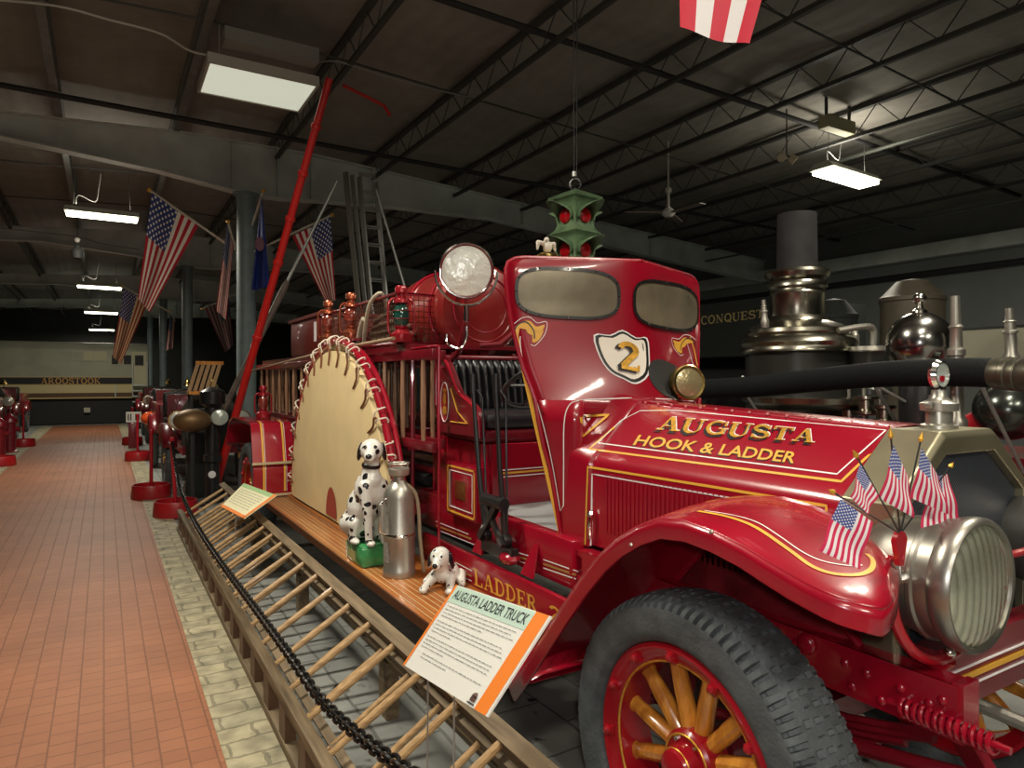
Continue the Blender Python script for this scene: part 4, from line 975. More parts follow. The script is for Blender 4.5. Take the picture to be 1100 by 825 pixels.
# =============== THINGS ON AND AROUND THE TRUCK ===============
def blob(name, parts, m, parent, vox=.006, smooth=6):      # one continuous surface from balls and tapered limbs
    mb = MB()
    for p in parts:
        if p[0] == 'b': mb.ball(p[1], p[2], 20, sc_=p[3] if len(p) > 3 else (1, 1, 1), R=p[4] if len(p) > 4 else None)
        else:
            a, b_, r0, r1 = Vector(p[1]), Vector(p[2]), p[3], p[4]
            mb.tube([a+(b_-a)*i/6 for i in range(7)], [r0+(r1-r0)*i/6 for i in range(7)], 16); mb.ball(a, r0, 16); mb.ball(b_, r1, 16)
    o = mb.build(name, m, parent)
    md = o.modifiers.new('fuse', 'REMESH'); md.mode = 'VOXEL'; md.voxel_size = vox; md.use_smooth_shade = True
    ms = o.modifiers.new('soften', 'SMOOTH'); ms.factor = .5; ms.iterations = smooth
    me = bpy.data.meshes.new_from_object(o.evaluated_get(bpy.context.evaluated_depsgraph_get()))
    o.modifiers.clear(); o.data = me
    me.polygons.foreach_set('use_smooth', [True]*len(me.polygons))
    return o
DAL = bpy.data.materials.new('spotted_glaze'); DAL.use_nodes = True; nt = DAL.node_tree; b = nt.nodes['Principled BSDF']
b.inputs['Roughness'].default_value = .25; b.inputs['Coat Weight'].default_value = .6
tc = nt.nodes.new('ShaderNodeTexCoord'); vo = nt.nodes.new('ShaderNodeTexVoronoi'); vo.inputs['Scale'].default_value = 17; vo.inputs['Randomness'].default_value = .9
nzz = nt.nodes.new('ShaderNodeTexNoise'); nzz.inputs['Scale'].default_value = 14; vm = nt.nodes.new('ShaderNodeVectorMath'); vm.operation = 'MULTIPLY_ADD'; vm.inputs[1].default_value = (.03, .03, .03)
nt.links.new(tc.outputs['Object'], nzz.inputs['Vector']); nt.links.new(nzz.outputs['Color'], vm.inputs[0]); nt.links.new(tc.outputs['Object'], vm.inputs[2]); nt.links.new(vm.outputs[0], vo.inputs['Vector'])
x = NX(nt); sepc = nt.nodes.new('ShaderNodeSeparateColor'); nt.links.new(vo.outputs['Color'], sepc.inputs[0])
thr = x.m('ADD', x.m('MULTIPLY', sepc.outputs[0], .22), .20)
nt.links.new(x.mix(x.m('LESS_THAN', vo.outputs['Distance'], thr), (.80, .78, .72), (.012, .012, .014)), b.inputs['Base Color'])
DALB = mat('black_glaze', (.012, .012, .014), .2, 0, .6); DALW = mat('white_glaze', (.80, .78, .72), .25, 0, .6)
# sitting dalmatian: local frame, looking along f (towards -Y and the walkway)
def sitting_dog(loc):
    t = thing('dalmatian_statue', loc, 'tall glazed spotted dog figure sitting on a green base on the running board', 'dog statue')
    ang = math.radians(8); Rz = Matrix.Rotation(ang, 3, 'Z')   # local -Y is forward
    W = lambda p: Vector(loc)+Rz @ Vector(p)
    Z0 = .115
    Rh = Matrix.Rotation(math.radians(-34), 3, 'Z'); piv = Vector((0, -.03, 0)); V = lambda p: W(piv+Rh @ (Vector(p)-piv))
    base = MB().box(Vector(loc)+Vector((0, .04, .055)), (.165, .30, .11), None, bev=.015); base.box(Vector(loc)+Vector((0, .04, .10)), (.155, .285, .03), None, bev=.01); base.build('green_base', mat('green_glaze', (.05, .33, .11), .25, 0, .6, var=.4, vscale=12, bump=.3), t)
    MB().box(Vector(loc)+Vector((-.084, .07, .045)), (.004, .14, .05)).build('base_plaque', mat('tan_plaque', (.45, .40, .16), .5), t)
    P = [('b', W((0, .12, Z0+.10)), .105, (1, 1.15, 1.05)), ('b', W((0, .07, Z0+.20)), .098, (1, 1.05, 1.2)), ('b', W((0, .01, Z0+.30)), .088, (.95, 1, 1.25)), ('b', W((0, -.02, Z0+.36)), .066),
         ('c', W((0, -.01, Z0+.38)), W((0, -.03, Z0+.48)), .055, .042), ('b', V((0, -.045, Z0+.535)), .070, (.95, 1.05, .95)), ('c', V((0, -.075, Z0+.522)), V((0, -.150, Z0+.503)), .045, .030),
         ('c', V((0, -.08, Z0+.55)), V((0, -.12, Z0+.53)), .028, .02)]
    for s in (-1, 1):
        P += [('c', W((.050*s, -.045, Z0+.33)), W((.048*s, -.075, Z0+.18)), .042, .027), ('c', W((.048*s, -.075, Z0+.18)), W((.045*s, -.085, Z0+.03)), .025, .022), ('b', W((.045*s, -.105, Z0+.018)), .03, (.9, 1.3, .6)),
              ('c', W((.062*s, .13, Z0+.10)), W((.072*s, .05, Z0+.11)), .062, .046), ('c', W((.072*s, .04, Z0+.10)), W((.08*s, .06, Z0+.02)), .032, .024), ('b', W((.082*s, .02, Z0+.016)), .03, (.9, 1.9, .6))]
    P += [('c', W((0, .18, Z0+.05)), W((.08, .20, Z0+.02)), .022, .012)]
    bd = blob('body', P, DAL, t)
    for s in (-1, 1):
        e = MB().ball(V((.067*s, -.028, Z0+.525)), .040, 14, sc_=(.38, .85, 1.35), R=Rz @ Rh @ Matrix.Rotation(-.18*s, 3, 'Y')); e.build('ear', DALB, t)
        MB().ball(V((.028*s, -.104, Z0+.558)), .011, 10).build('eye', DALB, t)
    MB().ball(V((0, -.176, Z0+.512)), .018, 12, sc_=(1.1, .8, .8)).build('nose', DALB, t)
    MB().lathe([(.052, -.010), (.055, 0), (.052, .010)], W((0, -.022, Z0+.445)), Rz @ Vector((0, -.15, 1)), 24).build('collar', DALB, t)
    MB().tube([V((-.018, -.166, Z0+.492)), V((0, -.175, Z0+.486)), V((.018, -.166, Z0+.492))], .002, 5).build('mouth', DALB, t)
    return t
sitting_dog((1.31, 3.79, .500))
def puppy(loc):
    t = thing('puppy_figurine', loc, 'small white spotted puppy figurine with black ears lying at the front of the running board', 'dog statue')
    Rz = Matrix.Rotation(math.radians(-42), 3, 'Z'); W = lambda p: Vector(loc)+Rz @ Vector(p)
    DP = DAL.copy(); DP.node_tree.nodes['Voronoi Texture'].inputs['Scale'].default_value = 30
    for n in DP.node_tree.nodes:
        if n.type == 'MATH' and n.operation == 'ADD': n.inputs[1].default_value = .07
    P = [('b', W((0, .075, .062)), .060, (1, 1.25, .95)), ('b', W((0, .0, .075)), .052), ('c', W((0, 0, .08)), W((0, -.035, .13)), .042, .035), ('b', W((0, -.045, .165)), .050, (1.05, 1, 1.05)), ('c', W((0, -.08, .150)), W((0, -.112, .138)), .032, .022)]
    for s in (-1, 1): P += [('c', W((.045*s, -.01, .055)), W((.065*s, -.10, .02)), .026, .019), ('b', W((.066*s, -.115, .018)), .021, (1, 1.2, .85)), ('c', W((.06*s, .10, .04)), W((.095*s, .02, .02)), .034, .018)]
    P += [('c', W((0, .14, .04)), W((.05, .17, .02)), .014, .009)]
    blob('body', P, DP, t, .0045, 5)
    for s in (-1, 1):
        MB().ball(W((.054*s, -.035, .150)), .034, 14, sc_=(.34, .8, 1.35), R=Rz @ Matrix.Rotation(-.25*s, 3, 'Y')).build('ear', DALB, t)
        MB().ball(W((.020*s, -.090, .180)), .0065, 8).build('eye', DALB, t)
    MB().ball(W((0, -.134, .143)), .0135, 10).build('nose', DALB, t)
puppy((1.47, 3.14, .500))
# extinguisher
loc = (1.365, 3.47, .4995)
t = thing('fire_extinguisher', loc, 'dull nickel cylinder fire extinguisher standing between the two spotted dogs', 'fire extinguisher')
mb = MB().lathe([(0, 0), (.085, 0), (.088, .01), (.088, .035), (.083, .045), (.083, .20), (.086, .205), (.086, .215), (.083, .22), (.083, .42), (.078, .45), (.060, .48), (.040, .50), (.032, .51), (.032, .53)], loc, n=40)
mb.build('cylinder', NICK, t)
MB().lathe([(.032, .53), (.055, .54), (.058, .56), (.058, .572), (.045, .58), (0, .582)], loc, n=24).torus((loc[0], loc[1], loc[2]+.60), (0, 0, 1), .052, .006, 24, 6).tube([(loc[0]-.05, loc[1], loc[2]+.57), (loc[0]-.052, loc[1], loc[2]+.60)], .005, 6).tube([(loc[0]+.05, loc[1], loc[2]+.57), (loc[0]+.052, loc[1], loc[2]+.60)], .005, 6).build('cap', NICK, t)
lx, ly, lz = loc
MB().tube(smoothline([(lx+.03, ly-.03, lz+.49), (lx+.07, ly-.06, lz+.44), (lx+.085, ly-.07, lz+.33), (lx+.09, ly-.075, lz+.2), (lx+.11, ly-.08, lz+.02)], 5), .010, 8).build('hose', mat('tan_rubber_hose', (.32, .25, .16), .6), t)
MB().lathe([(.0845, .214), (.0875, .222), (.0845, .23)], loc, n=36).tube([(lx-.08, ly-.02, lz+.42), (lx-.12, ly-.03, lz+.40), (lx-.12, ly-.03, lz+.25), (lx-.08, ly-.02, lz+.23)], .006, 6).build('band_and_handle', CHR, t)
nx = Vector((-.62, -.78, 0)); s_ = Vector((.78, -.62, 0)); pts = []
rows = [[Vector(loc)+(nx*math.cos(a)+s_*math.sin(a))*.0845+Vector((0, 0, z)) for a in [-1.15+.8*q/6 for q in range(7)]] for z in (.24, .39)]
MB().grid(rows).build('label_plate', mat('worn_nameplate', (.34, .34, .31), .5, .4, var=.6, vscale=120), t)
rows = [[Vector(loc)+(nx*math.cos(a)+s_*math.sin(a))*.0845+Vector((0, 0, z)) for a in [-1.15+.8*q/6 for q in range(7)]] for z in (.08, .19)]
MB().grid(rows).build('label_plate', MATS['worn_nameplate'], t)

# ---- folded life net standing on the running board
NX_, NYc, NZ, NR = 1.45, 4.95, .545, 1.21
t = thing('life_net', (NX_, NYc, NZ), 'big half-round cream canvas life net laced to a red tube rim', 'life net')
n = 48; out = [(NX_-.03, NYc+NR*math.cos(PI*i/n), NZ+NR*math.sin(PI*i/n)) for i in range(n+1)]
mb = MB(); rings = []
for k, (rr, dx) in enumerate(((0, -.045), (.5, -.05), (.9, -.045), (1., -.03))): rings.append([(NX_+dx, NYc+NR*rr*math.cos(PI*i/n), NZ+.004+NR*rr*math.sin(PI*i/n)) for i in range(n+1)])
mb.grid(rings); mb.grid([[(NX_+.02, p[1], p[2]) for p in r] for r in rings]); mb.grid([rings[-1], [(NX_+.02, p[1], p[2]) for p in rings[-1]]])
mb.build('canvas', CANV, t, thick=0)
ro = NR+.055
MB().tube([(NX_, NYc+ro*math.cos(PI*i/60), NZ+.02+ro*math.sin(PI*i/60)) for i in range(61)], .024, 10).build('tube_rim', RED, t)
MB().tube([(NX_+.052, NYc+(ro-.01)*math.cos(PI*i/60), NZ+.02+(ro-.01)*math.sin(PI*i/60)) for i in range(61)], .020, 10).build('tube_rim', RED, t)
MB().grid([[(NX_+.03, NYc+(NR+q)*math.cos(PI*i/40), NZ+.01+(NR+q)*math.sin(PI*i/40)) for i in range(41)] for q in (-.02, .055)]).build('canvas_skirt', CANVD, t)
NH = 17
hk = MB()
for i in range(NH):
    a = PI*(i+.5)/NH; cy, cz = math.cos(a), math.sin(a); P = lambda r, q, dx: (NX_+dx, NYc+r*cy-q*cz, NZ+.02+r*cz+q*cy)
    hk = MB()
    for q0 in (-.035, .035): hk.tube(smoothline([P(NR+.0, q0*.4, -.035), P(ro+.005, q0*.8, -.05), P(ro+.032, q0, -.025), P(ro+.040, q0*1.1, .0), P(ro+.02, q0*1.5, .015), P(ro+.0, q0*1.7, -.03)], 3), .005, 5)
    hk.build('rope_hook', ROPE, t)
    lc = MB().tube(smoothline([P(NR-.12, .0, -.05), P(NR-.03, .015, -.045), P(NR+.03, -.01, -.05), P(ro-.02, .01, -.03)], 3), .007, 5); lc.build('lacing', LACE, t)
mb = MB().add([(NX_-.0525, 4.95+.13*math.cos(a)-.08, NZ+.005+.21*math.sin(a)+.02) for a in [PI*i/20 for i in range(21)]]+[(NX_-.0525, 4.74, NZ+.005), (NX_-.0525, 5.0, NZ+.005)], [tuple(range(21))]); mb.build('red_spot', mat('faded_red_spot', (.34, .05, .03), .7), t)

# ---- lanterns
def lantern(loc, label, m, gm, sc_=1., group=None):
    t = thing('hand_lantern', loc, label, 'lantern', group); L = Vector(loc); k = sc_
    MB().lathe([(0, 0), (.062*k, 0), (.066*k, .012*k), (.066*k, .045*k), (.045*k, .06*k), (.032*k, .075*k), (.04*k, .082*k), (.04*k, .09*k), (0, .092*k)], L, n=28).build('oil_font', m, t)
    MB().lathe([(.030*k, .092*k), (.043*k, .12*k), (.048*k, .15*k), (.042*k, .19*k), (.028*k, .215*k)], L, n=24).build('globe', gm, t)
    MB().lathe([(.03*k, .213*k), (.048*k, .22*k), (.045*k, .235*k), (.026*k, .245*k), (.026*k, .27*k), (.036*k, .275*k), (.036*k, .30*k), (.03*k, .315*k), (0, .32*k)], L, n=24).build('chimney_cap', m, t)
    for s in (-1, 1): MB().tube([tuple(L+Vector(p)*k) for p in smoothline([(.05*s, 0, .035), (.074*s, 0, .06), (.078*s, 0, .15), (.072*s, 0, .22), (.045*s, 0, .245), (.028*s, 0, .24)], 4)], .007*k, 8).build('side_tube', m, t)
    g = MB()
    for z in (.13, .175): g.torus(L+Vector((0, 0, z))*k, (0, 0, 1), .051*k, .002, 20, 5)
    g.build('wire_guard', m, t)
    return t
LRED = mat('lantern_red', (.30, .012, .02), .25, .3, .6)
lantern((1.60, 4.03, 1.785), 'dark red lantern with a green globe on the platform left of the searchlight', LRED, mat('dark_green_globe', (.01, .06, .045), .08, 0, 1), 1.12)
MB().bx(1.53, 1.655, 4.75, 5.75, 1.83, 1.85).bx(1.60, 1.64, 4.8, 5.7, 1.77, 1.83).build('lantern_shelf', RED2, T)
lantern((1.585, 5.00, 1.852), 'coppery lantern right behind the top of the cream net, the nearer of two', COP, mat('red_globe', (.18, .03, .02), .1, 0, 1), 1.1)
lantern((1.585, 5.60, 1.852), 'coppery lantern at the left behind the top of the cream net, the farther of two', COP, MATS['red_globe'], 1.1)
lantern((1.33, 6.95, 1.176), 'red lantern standing on the gold striped rear fender', LRED, MATS['red_globe'], 1.0)
# leather straps and coiled rope heaped in the basket
mb = MB()
for k in range(5):
    a0 = random.random()*6; pts = [(2.0+.30*math.cos(a0+q*.5)+.02*k, 4.9+.45*math.sin(a0+q*.5), 1.82+.05*k+.03*math.sin(q)) for q in range(14)]
    mb.tube(smoothline(pts, 3), .020, 7)
tag(mb.build('coiled_rope', mat('tan_rope', (.13, .09, .055), .8, bump=.6, bscale=200)), 'tan rope heaped in the wire basket on top of the truck', 'rope')
mb = MB().tube(smoothline([(1.59, 4.72, 1.80), (1.57, 4.62, 1.94), (1.57, 4.52, 2.08), (1.62, 4.45, 2.14), (1.68, 4.5, 2.05)], 5), .014, 8).tube(smoothline([(1.575, 4.80, 1.82), (1.57, 4.72, 1.93), (1.57, 4.66, 1.98)], 4), .02, 8)
tag(mb.build('leather_strap', mat('pale_harness', (.42, .38, .28), .6)), 'pale harness strap hooked over the wire basket edge', 'strap')
# tools lying in the truck bed
tg = 'dark tools and poles lying in the truck bed'
for k, (xx, zz, r, m_) in enumerate(((1.80, .90, .035, BLKM), (1.90, .93, .03, RED2), (2.0, .90, .04, BLKM), (2.1, .95, .028, RUNG2), (2.25, .91, .035, BLKM), (2.4, .93, .03, RED2))):
    mb = MB().tube([(xx, 4.05, zz), (xx+.02, 8.0, zz)], r, 10).lathe([(r*1.35, 0), (r*1.35, .12), (r, .13)], (xx, 4.03, zz), (0, 1, 0), 12)
    lab = ['black pole in the truck bed, nearest the walkway', 'red pole in the truck bed beside the outermost black pole', 'thick black pole in the middle of the truck bed', 'brown wooden pole in the middle of the truck bed', 'black pole in the truck bed beyond the brown one', 'red pole in the truck bed on the far side'][k]
    tag(mb.build('tool_pole', m_), lab, 'pole', tg)

# ---- ladders in the rack (made once at the origin, copied)
def ladder_proto(L, Wd, pitch, m, rm, name='wooden_ladder', rw=.03, rh=.055):
    t = thing(name, (0, 0, 0), 'x', 'ladder')
    for s in (0, 1): MB().bx(-rw/2, rw/2, 0, L, -rh/2+s*Wd, rh/2+s*Wd, bev=.004).build('side_rail', m, t)
    k = 0; y = pitch*.5; rg = MB().tube([(0, 0, 0), (0, 0, Wd*.5), (0, 0, Wd)], [.012, .017, .012], 10); first = None
    while y < L-.05:
        if first is None: first = rg.build('rung', rm, t); first.location = (0, y, 0)
        else:
            c_ = first.copy(); C.objects.link(c_); c_.parent = t; c_.location = (0, y, 0)
        y += pitch; k += 1
    return t
lp = ladder_proto(5.05, .52, .31, RED2, RUNG2)
grp = 'wooden ladders carried on edge in the truck rack'
for k, (xx, y0, lab) in enumerate(((1.545, 3.45, 'wooden runged ladder on edge on the near side of the truck, behind the net'), (1.70, 3.62, 'wooden runged ladder in the rack, second from the near side'), (1.90, 3.9, 'wooden runged ladder in the middle of the rack'), (2.35, 3.9, 'wooden runged ladder in the rack, beyond the middle one'), (2.6, 3.7, 'wooden runged ladder on the far side of the rack'))):
    o = lp if k == 0 else copy_tree(lp)
    o.location = (xx+(.02 if k == 0 else 0), y0, 1.175); o['label'] = lab; o['group'] = grp
# handrail along the ladders
tag(MB().tube([(1.50, 3.9, 1.80-.0), (1.50, 5.2, 1.78), (1.52, 8.6, 1.66)], .012, 8).build('long_pole', mat('tan_pole_wood', (.32, .22, .13), .5)), 'thin tan pole resting along the top of the truck ladders', 'pole')

# ---- long wooden aerial ladder on the floor beside the truck
AL = thing('aerial_ladder', (.66, 1.1, 0), 'very long weathered wooden truss ladder lying tilted on the floor beside the walkway', 'ladder')
YA, YZ = 1.1, 7.75
nrm = Vector((.42, 0, -.9)).normalized()
Lx, Lz, Rx, Rz_ = .665, .20, 1.06, .44
MB().bx(.635, .69, YA, YZ, .0, .05, bev=.004).build('bottom_chord', OLDW, AL)
MB().bx(.64, .69, YA, YZ, .175, .225, bev=.004).build('side_rail', OLDW, AL)
MB().beam((Rx+.01, YA, Rz_), (Rx+.01, YZ, Rz_), .055, .045, up=(-.45, 0, 1)).build('side_rail', OLDW, AL)
MB().beam((Rx+.075, YA, Rz_-.17), (Rx+.075, YZ, Rz_-.17), .05, .045, up=(-.45, 0, 1)).build('bottom_chord', OLDW, AL)
pst = MB().bx(.64, .685, -.055, .055, .05, .176).build('truss_block', mat('brown_truss_block', (.12, .065, .035), .6, var=.3), AL); pst.location = (0, 0, 0)
y = YA+.2; first = True
while y < YZ-.05:
    if first: o = pst; first = False
    else: o = pst.copy(); C.objects.link(o); o.parent = AL
    o.location = (0, y, 0); y += .33
pr = MB().beam((Rx+.01, 0, Rz_-.02), (Rx+.072, .0, Rz_-.16), .03, .05, up=(0, 1, 0)).build('truss_post', MATS['brown_truss_block'], AL)
y = YA+.2; first = True
while y < YZ-.05:
    if first: o = pr; first = False
    else: o = pr.copy(); C.objects.link(o); o.parent = AL
    o.location = (0, y, 0); y += .66
a, b_ = Vector((Lx, 0, Lz)), Vector((Rx, 0, Rz_))
rg = MB().tube([a, a+(b_-a)*.5, b_], [.011, .0165, .014], 10).build('rung', RUNG, AL)
y = YA+.12; first = True; ys_ = []
while y < YZ-.05:
    if first: o = rg; first = False
    else: o = rg.copy(); C.objects.link(o); o.parent = AL
    o.location = (0, y, 0); ys_.append(y); y += .30
for y in (1.4, 3.0, 4.6, 6.2, 7.5):
    MB().bx(1.10, 1.16, y-.05, y+.05, 0, .26).build('support_block', OLDW, AL)
for o in kids(AL):
    if o.name.split('.')[0] in ('rung', 'truss_block', 'truss_post'): o.location.y -= 0
# fly ladder nested beneath it
FL = thing('fly_ladder', (.70, 1.1, .10), 'narrower weathered wooden ladder nested just beneath the rungs of the long floor ladder', 'ladder')
a2, b2 = a+nrm*.075+Vector((.03, 0, .02)), b_+nrm*.075-Vector((.025, 0, -.0))
MB().beam((b2.x, YA, b2.z), (b2.x, YZ-.5, b2.z), .04, .05, up=(-.45, 0, 1)).build('side_rail', OLDW, FL)
MB().beam((a2.x+.03, YA, a2.z), (a2.x+.03, YZ-.5, a2.z), .035, .05, up=(-.45, 0, 1)).build('side_rail', OLDW, FL)
rg = MB().tube([a2, (a2+b2)/2, b2], [.010, .014, .011], 10).build('rung', RUNG, FL)
first = True
for y in ys_[:-2]:
    if first: o = rg; first = False
    else: o = rg.copy(); C.objects.link(o); o.parent = FL
    o.location = (0, y+.15, 0)
# fix: pieces above were modelled at y = 0 and their roots sit at y = 1.1
for root in (AL, FL):
    for o in kids(root):
        if o.name.split('.')[0] in ('rung', 'truss_block', 'truss_post'): pass

# ---- chain and its posts
CX = .62
cpts = smoothline([(.66, 8.62, .86), (.66, 8.25, .66), (.65, 7.8, .53), (.64, 7.2, .455), (.63, 6.5, .42), (.62, 5.6, .41), (.62, 4.6, .42), (.62, 3.5, .455), (.62, 2.8, .475), (.62, 2.22, .49), (.62, 1.6, .60), (.62, 1.1, .74), (.62, .75, .86)], 16)
P_ = [Vector(p) for p in cpts]; acc = [0]
for p, q in zip(P_[:-1], P_[1:]): acc.append(acc[-1]+(q-p).length)
def along(s):
    for i in range(len(acc)-1):
        if acc[i+1] >= s: k = (s-acc[i])/(acc[i+1]-acc[i]); return P_[i].lerp(P_[i+1], k), (P_[i+1]-P_[i]).normalized()
    return P_[-1], (P_[-1]-P_[-2]).normalized()
ch = MB(); s = .02; k = 0
while s < acc[-1]-.02:
    p, tdir = along(s); u_, w_ = perp(tdir); A_ = PI/4+(PI/2 if k % 2 else 0); e = u_*math.cos(A_)+w_*math.sin(A_)
    big = 1.0
    pts = [p+tdir*(.0235*math.copysign(min(abs(math.cos(q))*1.5, 1), math.cos(q)))+e*(.0145*math.sin(q)) for q in [2*PI*j/12 for j in range(12)]]
    ch.tube(pts, .0062, 6, closed=True); s += .034; k += 1
tag(ch.build('chain', IRON), 'black iron chain sagging along the walkway in front of the ladder truck', 'chain')
def stanchion(x_, y_, h_, label, grp=None, r=.235, top=True, lean=0.):
    t = thing('stanchion', (x_, y_, .014), label, 'stanchion', grp)
    MB().lathe([(0, 0), (r, 0), (r*1.02, .012), (r*.96, .16), (r*.94, .17), (r*.90, .17), (r*.88, .05), (.03, .05), (0, .052)], (x_, y_, .014), n=36).build('base', mat('red_base_paint', (.34, .008, .012), .4, 0, .3, var=.2), t)
    MB().tube([(x_, y_, .06), (x_+lean, y_, .06+h_)], .022, 12).lathe([(.026, 0), (.03, .02), (.026, .045), (0, .05)], (x_+lean, y_, .05+h_), n=14).build('post', REDB, t)
    return t
stanchion(.70, 8.62, .80, 'nearest red stanchion with a round base, holding the far end of the black chain', 'red stanchions along the walkway', lean=-.04)
stanchion(.53, 10.1, .80, 'second red round-based stanchion along the right side of the walkway', 'red stanchions along the walkway')
stanchion(.55, 14.85, .80, 'third red round-based stanchion along the right of the walkway, by the far engines', 'red stanchions along the walkway', .22)
stanchion(.58, 18.6, .80, 'fourth red round-based stanchion along the right of the walkway, almost at the locomotive', 'red stanchions along the walkway', .22)
stanchion(-1.62, 15.2, .80, 'red round-based stanchion at the left edge of the photo by the yellow coat', 'red stanchions along the walkway', .26)
stanchion(-1.60, 19.3, .80, 'far red stanchion on the left side of the walkway', 'red stanchions along the walkway', .24)

# ---- printed signs on wire stakes
def solve_quad(pts, dmean):      # depths that make the four sight lines a parallelogram
    r = [ray(*p) for p in pts]
    # d0 r0 - d1 r1 + d2 r2 = d3 r3 with d3 = 1
    M = Matrix(((r[0].x, -r[1].x, r[2].x), (r[0].y, -r[1].y, r[2].y), (r[0].z, -r[1].z, r[2].z)))
    d = M.inverted() @ r[3]; k = 4*dmean/(d.x+d.y+d.z+1)
    return [CAM+r[0]*d.x*k, CAM+r[1]*d.y*k, CAM+r[2]*d.z*k, CAM+r[3]*k]
def sign(name, pts, dm, label, big):
    TL, TR, BR, BL = solve_quad(pts, dm) if dm else [at(a, b_, Z=c_) for a, b_, c_ in pts]; U = (TR-TL); V = (TL-BL); n_ = U.cross(V).normalized()
    if n_.dot(CAM-TL) < 0: n_ = -n_
    foot = (BL+BR)/2
    t = thing(name, (foot.x, foot.y, 0), label, 'sign')
    MB().prism([TL, TR, BR, BL], -n_*.006).build('card', PAP if big else PAPY, t)
    B = lambda u, v: Vector(bil([tuple(TL), tuple(TR), tuple(BR), tuple(BL)], u, v))
    def patch(nm, u0, u1, v0, v1, m_, o_=.0012): return MB().add([B(u0, v0)+n_*o_, B(u1, v0)+n_*o_, B(u1, v1)+n_*o_, B(u0, v1)+n_*o_], [(0, 1, 2, 3)]).build(nm, m_, t, fix=False)
    if big:
        patch('orange_border', 0, .025, 0, 1, ORG); patch('orange_border', .875, .985, 0, 1, ORG); patch('mint_heading', .025, .875, .80, .99, MINT)
        sans3('title_lettering', 'AUGUSTA LADDER TRUCK', B(.055, .955), B(.85, .955), B(.85, .845), B(.055, .845), n_, INK, t, .012, 0, .002)
        ln = MB(); v = .755; random.seed(3)
        for blk in (4, 4, 4, 2):
            for i in range(blk):
                e = .80 if i < blk-1 else (.22+.3*random.random()); s0 = .06 if blk != 2 else .13
                u = s0
                while u < e:
                    wl = .012+.035*random.random(); ln.add([B(u, v)+n_*.002, B(u+wl, v)+n_*.002, B(u+wl, v+.008)+n_*.002, B(u, v+.008)+n_*.002], [(0, 1, 2, 3)]); u += wl+.009
                v -= .040
            v -= .025
        ln.build('small_print', INKG, t, fix=False)['kind'] = 'stuff'
        patch('crest', .80, .85, .045, .10, mat('dark_crest', (.10, .05, .04), .6), .0025); MB().ball(B(.825, .115)+n_*.003, .008, 8, sc_=(1, 1, .3)).build('crest_top', MATS['dark_crest'], t)
        patch('crest_ribbon', .79, .86, .018, .032, INK, .0025)
    else:
        patch('orange_border', 0, 1, 0, .09, ORG); patch('orange_border', .93, 1, 0, 1, ORG) 
        patch('mint_heading', 0, .93, .86, 1, mat('green_heading', (.35, .55, .25), .6)); ln = MB(); v = .76; random.seed(5)
        for i in range(7):
            u = .08
            while u < .8: wl = .03+.05*random.random(); ln.add([B(u, v)+n_*.002, B(u+wl, v)+n_*.002, B(u+wl, v+.02)+n_*.002, B(u, v+.02)+n_*.002], [(0, 1, 2, 3)]); u += wl+.02
            v -= .085
        ln.build('small_print', INKG, t, fix=False)['kind'] = 'stuff'
    for u in (.30, .62):
        p = B(u, .02)-n_*.009; q = B(u, .6)-n_*.009; g_ = Vector((p.x-.015, p.y-.02, .02))
        MB().tube([q, p, g_], .0028, 6).build('wire_leg', STEEL, t)
    return t
sign('information_sign', [(490, 628), (592, 662), (523, 770), (433, 714)], 1.92, 'white and orange AUGUSTA LADDER TRUCK sign on wire legs in the floor ladder', True)
sign('information_sign', [(262, 519, .66), (297, 532, .66), (262, 557, .52), (237, 544, .52)], None, 'small cream sign with an orange edge at the far end of the floor ladder', False)

# ---- small flags on the headlight
hub = at(967, 583, Y=.86)
t = thing('flag_holder', tuple(hub), 'red fan-shaped holder clamped on the headlight bracket, carrying five small flags', 'flag holder')
mb = MB(); fan = [hub+Vector((.022*math.cos(a), -.004, .026*math.sin(a))) for a in [PI*.05+PI*.9*i/10 for i in range(11)]]
mb.prism(fan+[hub+Vector((-.008, -.004, -.05)), hub+Vector((.008, -.004, -.05))], (0, .012, 0)); mb.build('fan', REDB, t)
foot = Vector((1.615, .93, 1.12)); MB().tube([hub-Vector((0, 0, .03)), hub+(foot-hub)*.6-Vector((0, 0, .01)), foot], .008, 8).build('stem', REDB, t)
sf = 'small hand flags on the headlight'
FLG = []
def small_flag(tip, base, HT, HB, FB, FT, label, y):
    D = lambda p, dy=0: at(*p, Y=y+dy)
    tp, bs_ = D(tip), hub+Vector((0, .0, .02)); t = thing('small_flag', tuple(bs_), label, 'flag', sf)
    MB().tube([bs_, tp], .0022, 6).build('stick', BLK, t)
    dr = (tp-bs_).normalized(); MB().lathe([(.0025, 0), (.006, .006), (.0035, .014), (0, .026)], tp-dr*.004, dr, 10).build('finial', GOLD, t)
    a, b_, c_, d_ = D(HT), D(HB), D(FB), D(FT); rows = []; nn = Vector((-.55, -.83, 0))
    for i in range(13):
        v = 1-i/12; row = []
        for j in range(17):
            u = j/16; p = (a*(1-u)+d_*u)*v+(b_*(1-u)+c_*u)*(1-v); p = p+nn*(.008*math.sin(u*7+v*2+FLG.__len__())*u); row.append(p)
        rows.append(row)
    MB().grid(rows, uv=True).build('cloth', USS, t, fix=False); FLG.append(1)
small_flag((895, 529), None, (903, 536), (938, 561), (923, 611), (879, 591), 'small flag hanging lowest and farthest left, over the fender tip', .80)
small_flag((920, 490), None, (924, 498), (944, 533), (931, 552), (914, 534), 'small flag second from the left, partly behind the lowest one', .83)
small_flag((957, 469), None, (960, 478), (976, 513), (981, 556), (945, 535), 'small flag in the middle of the five, standing almost straight up', .84)
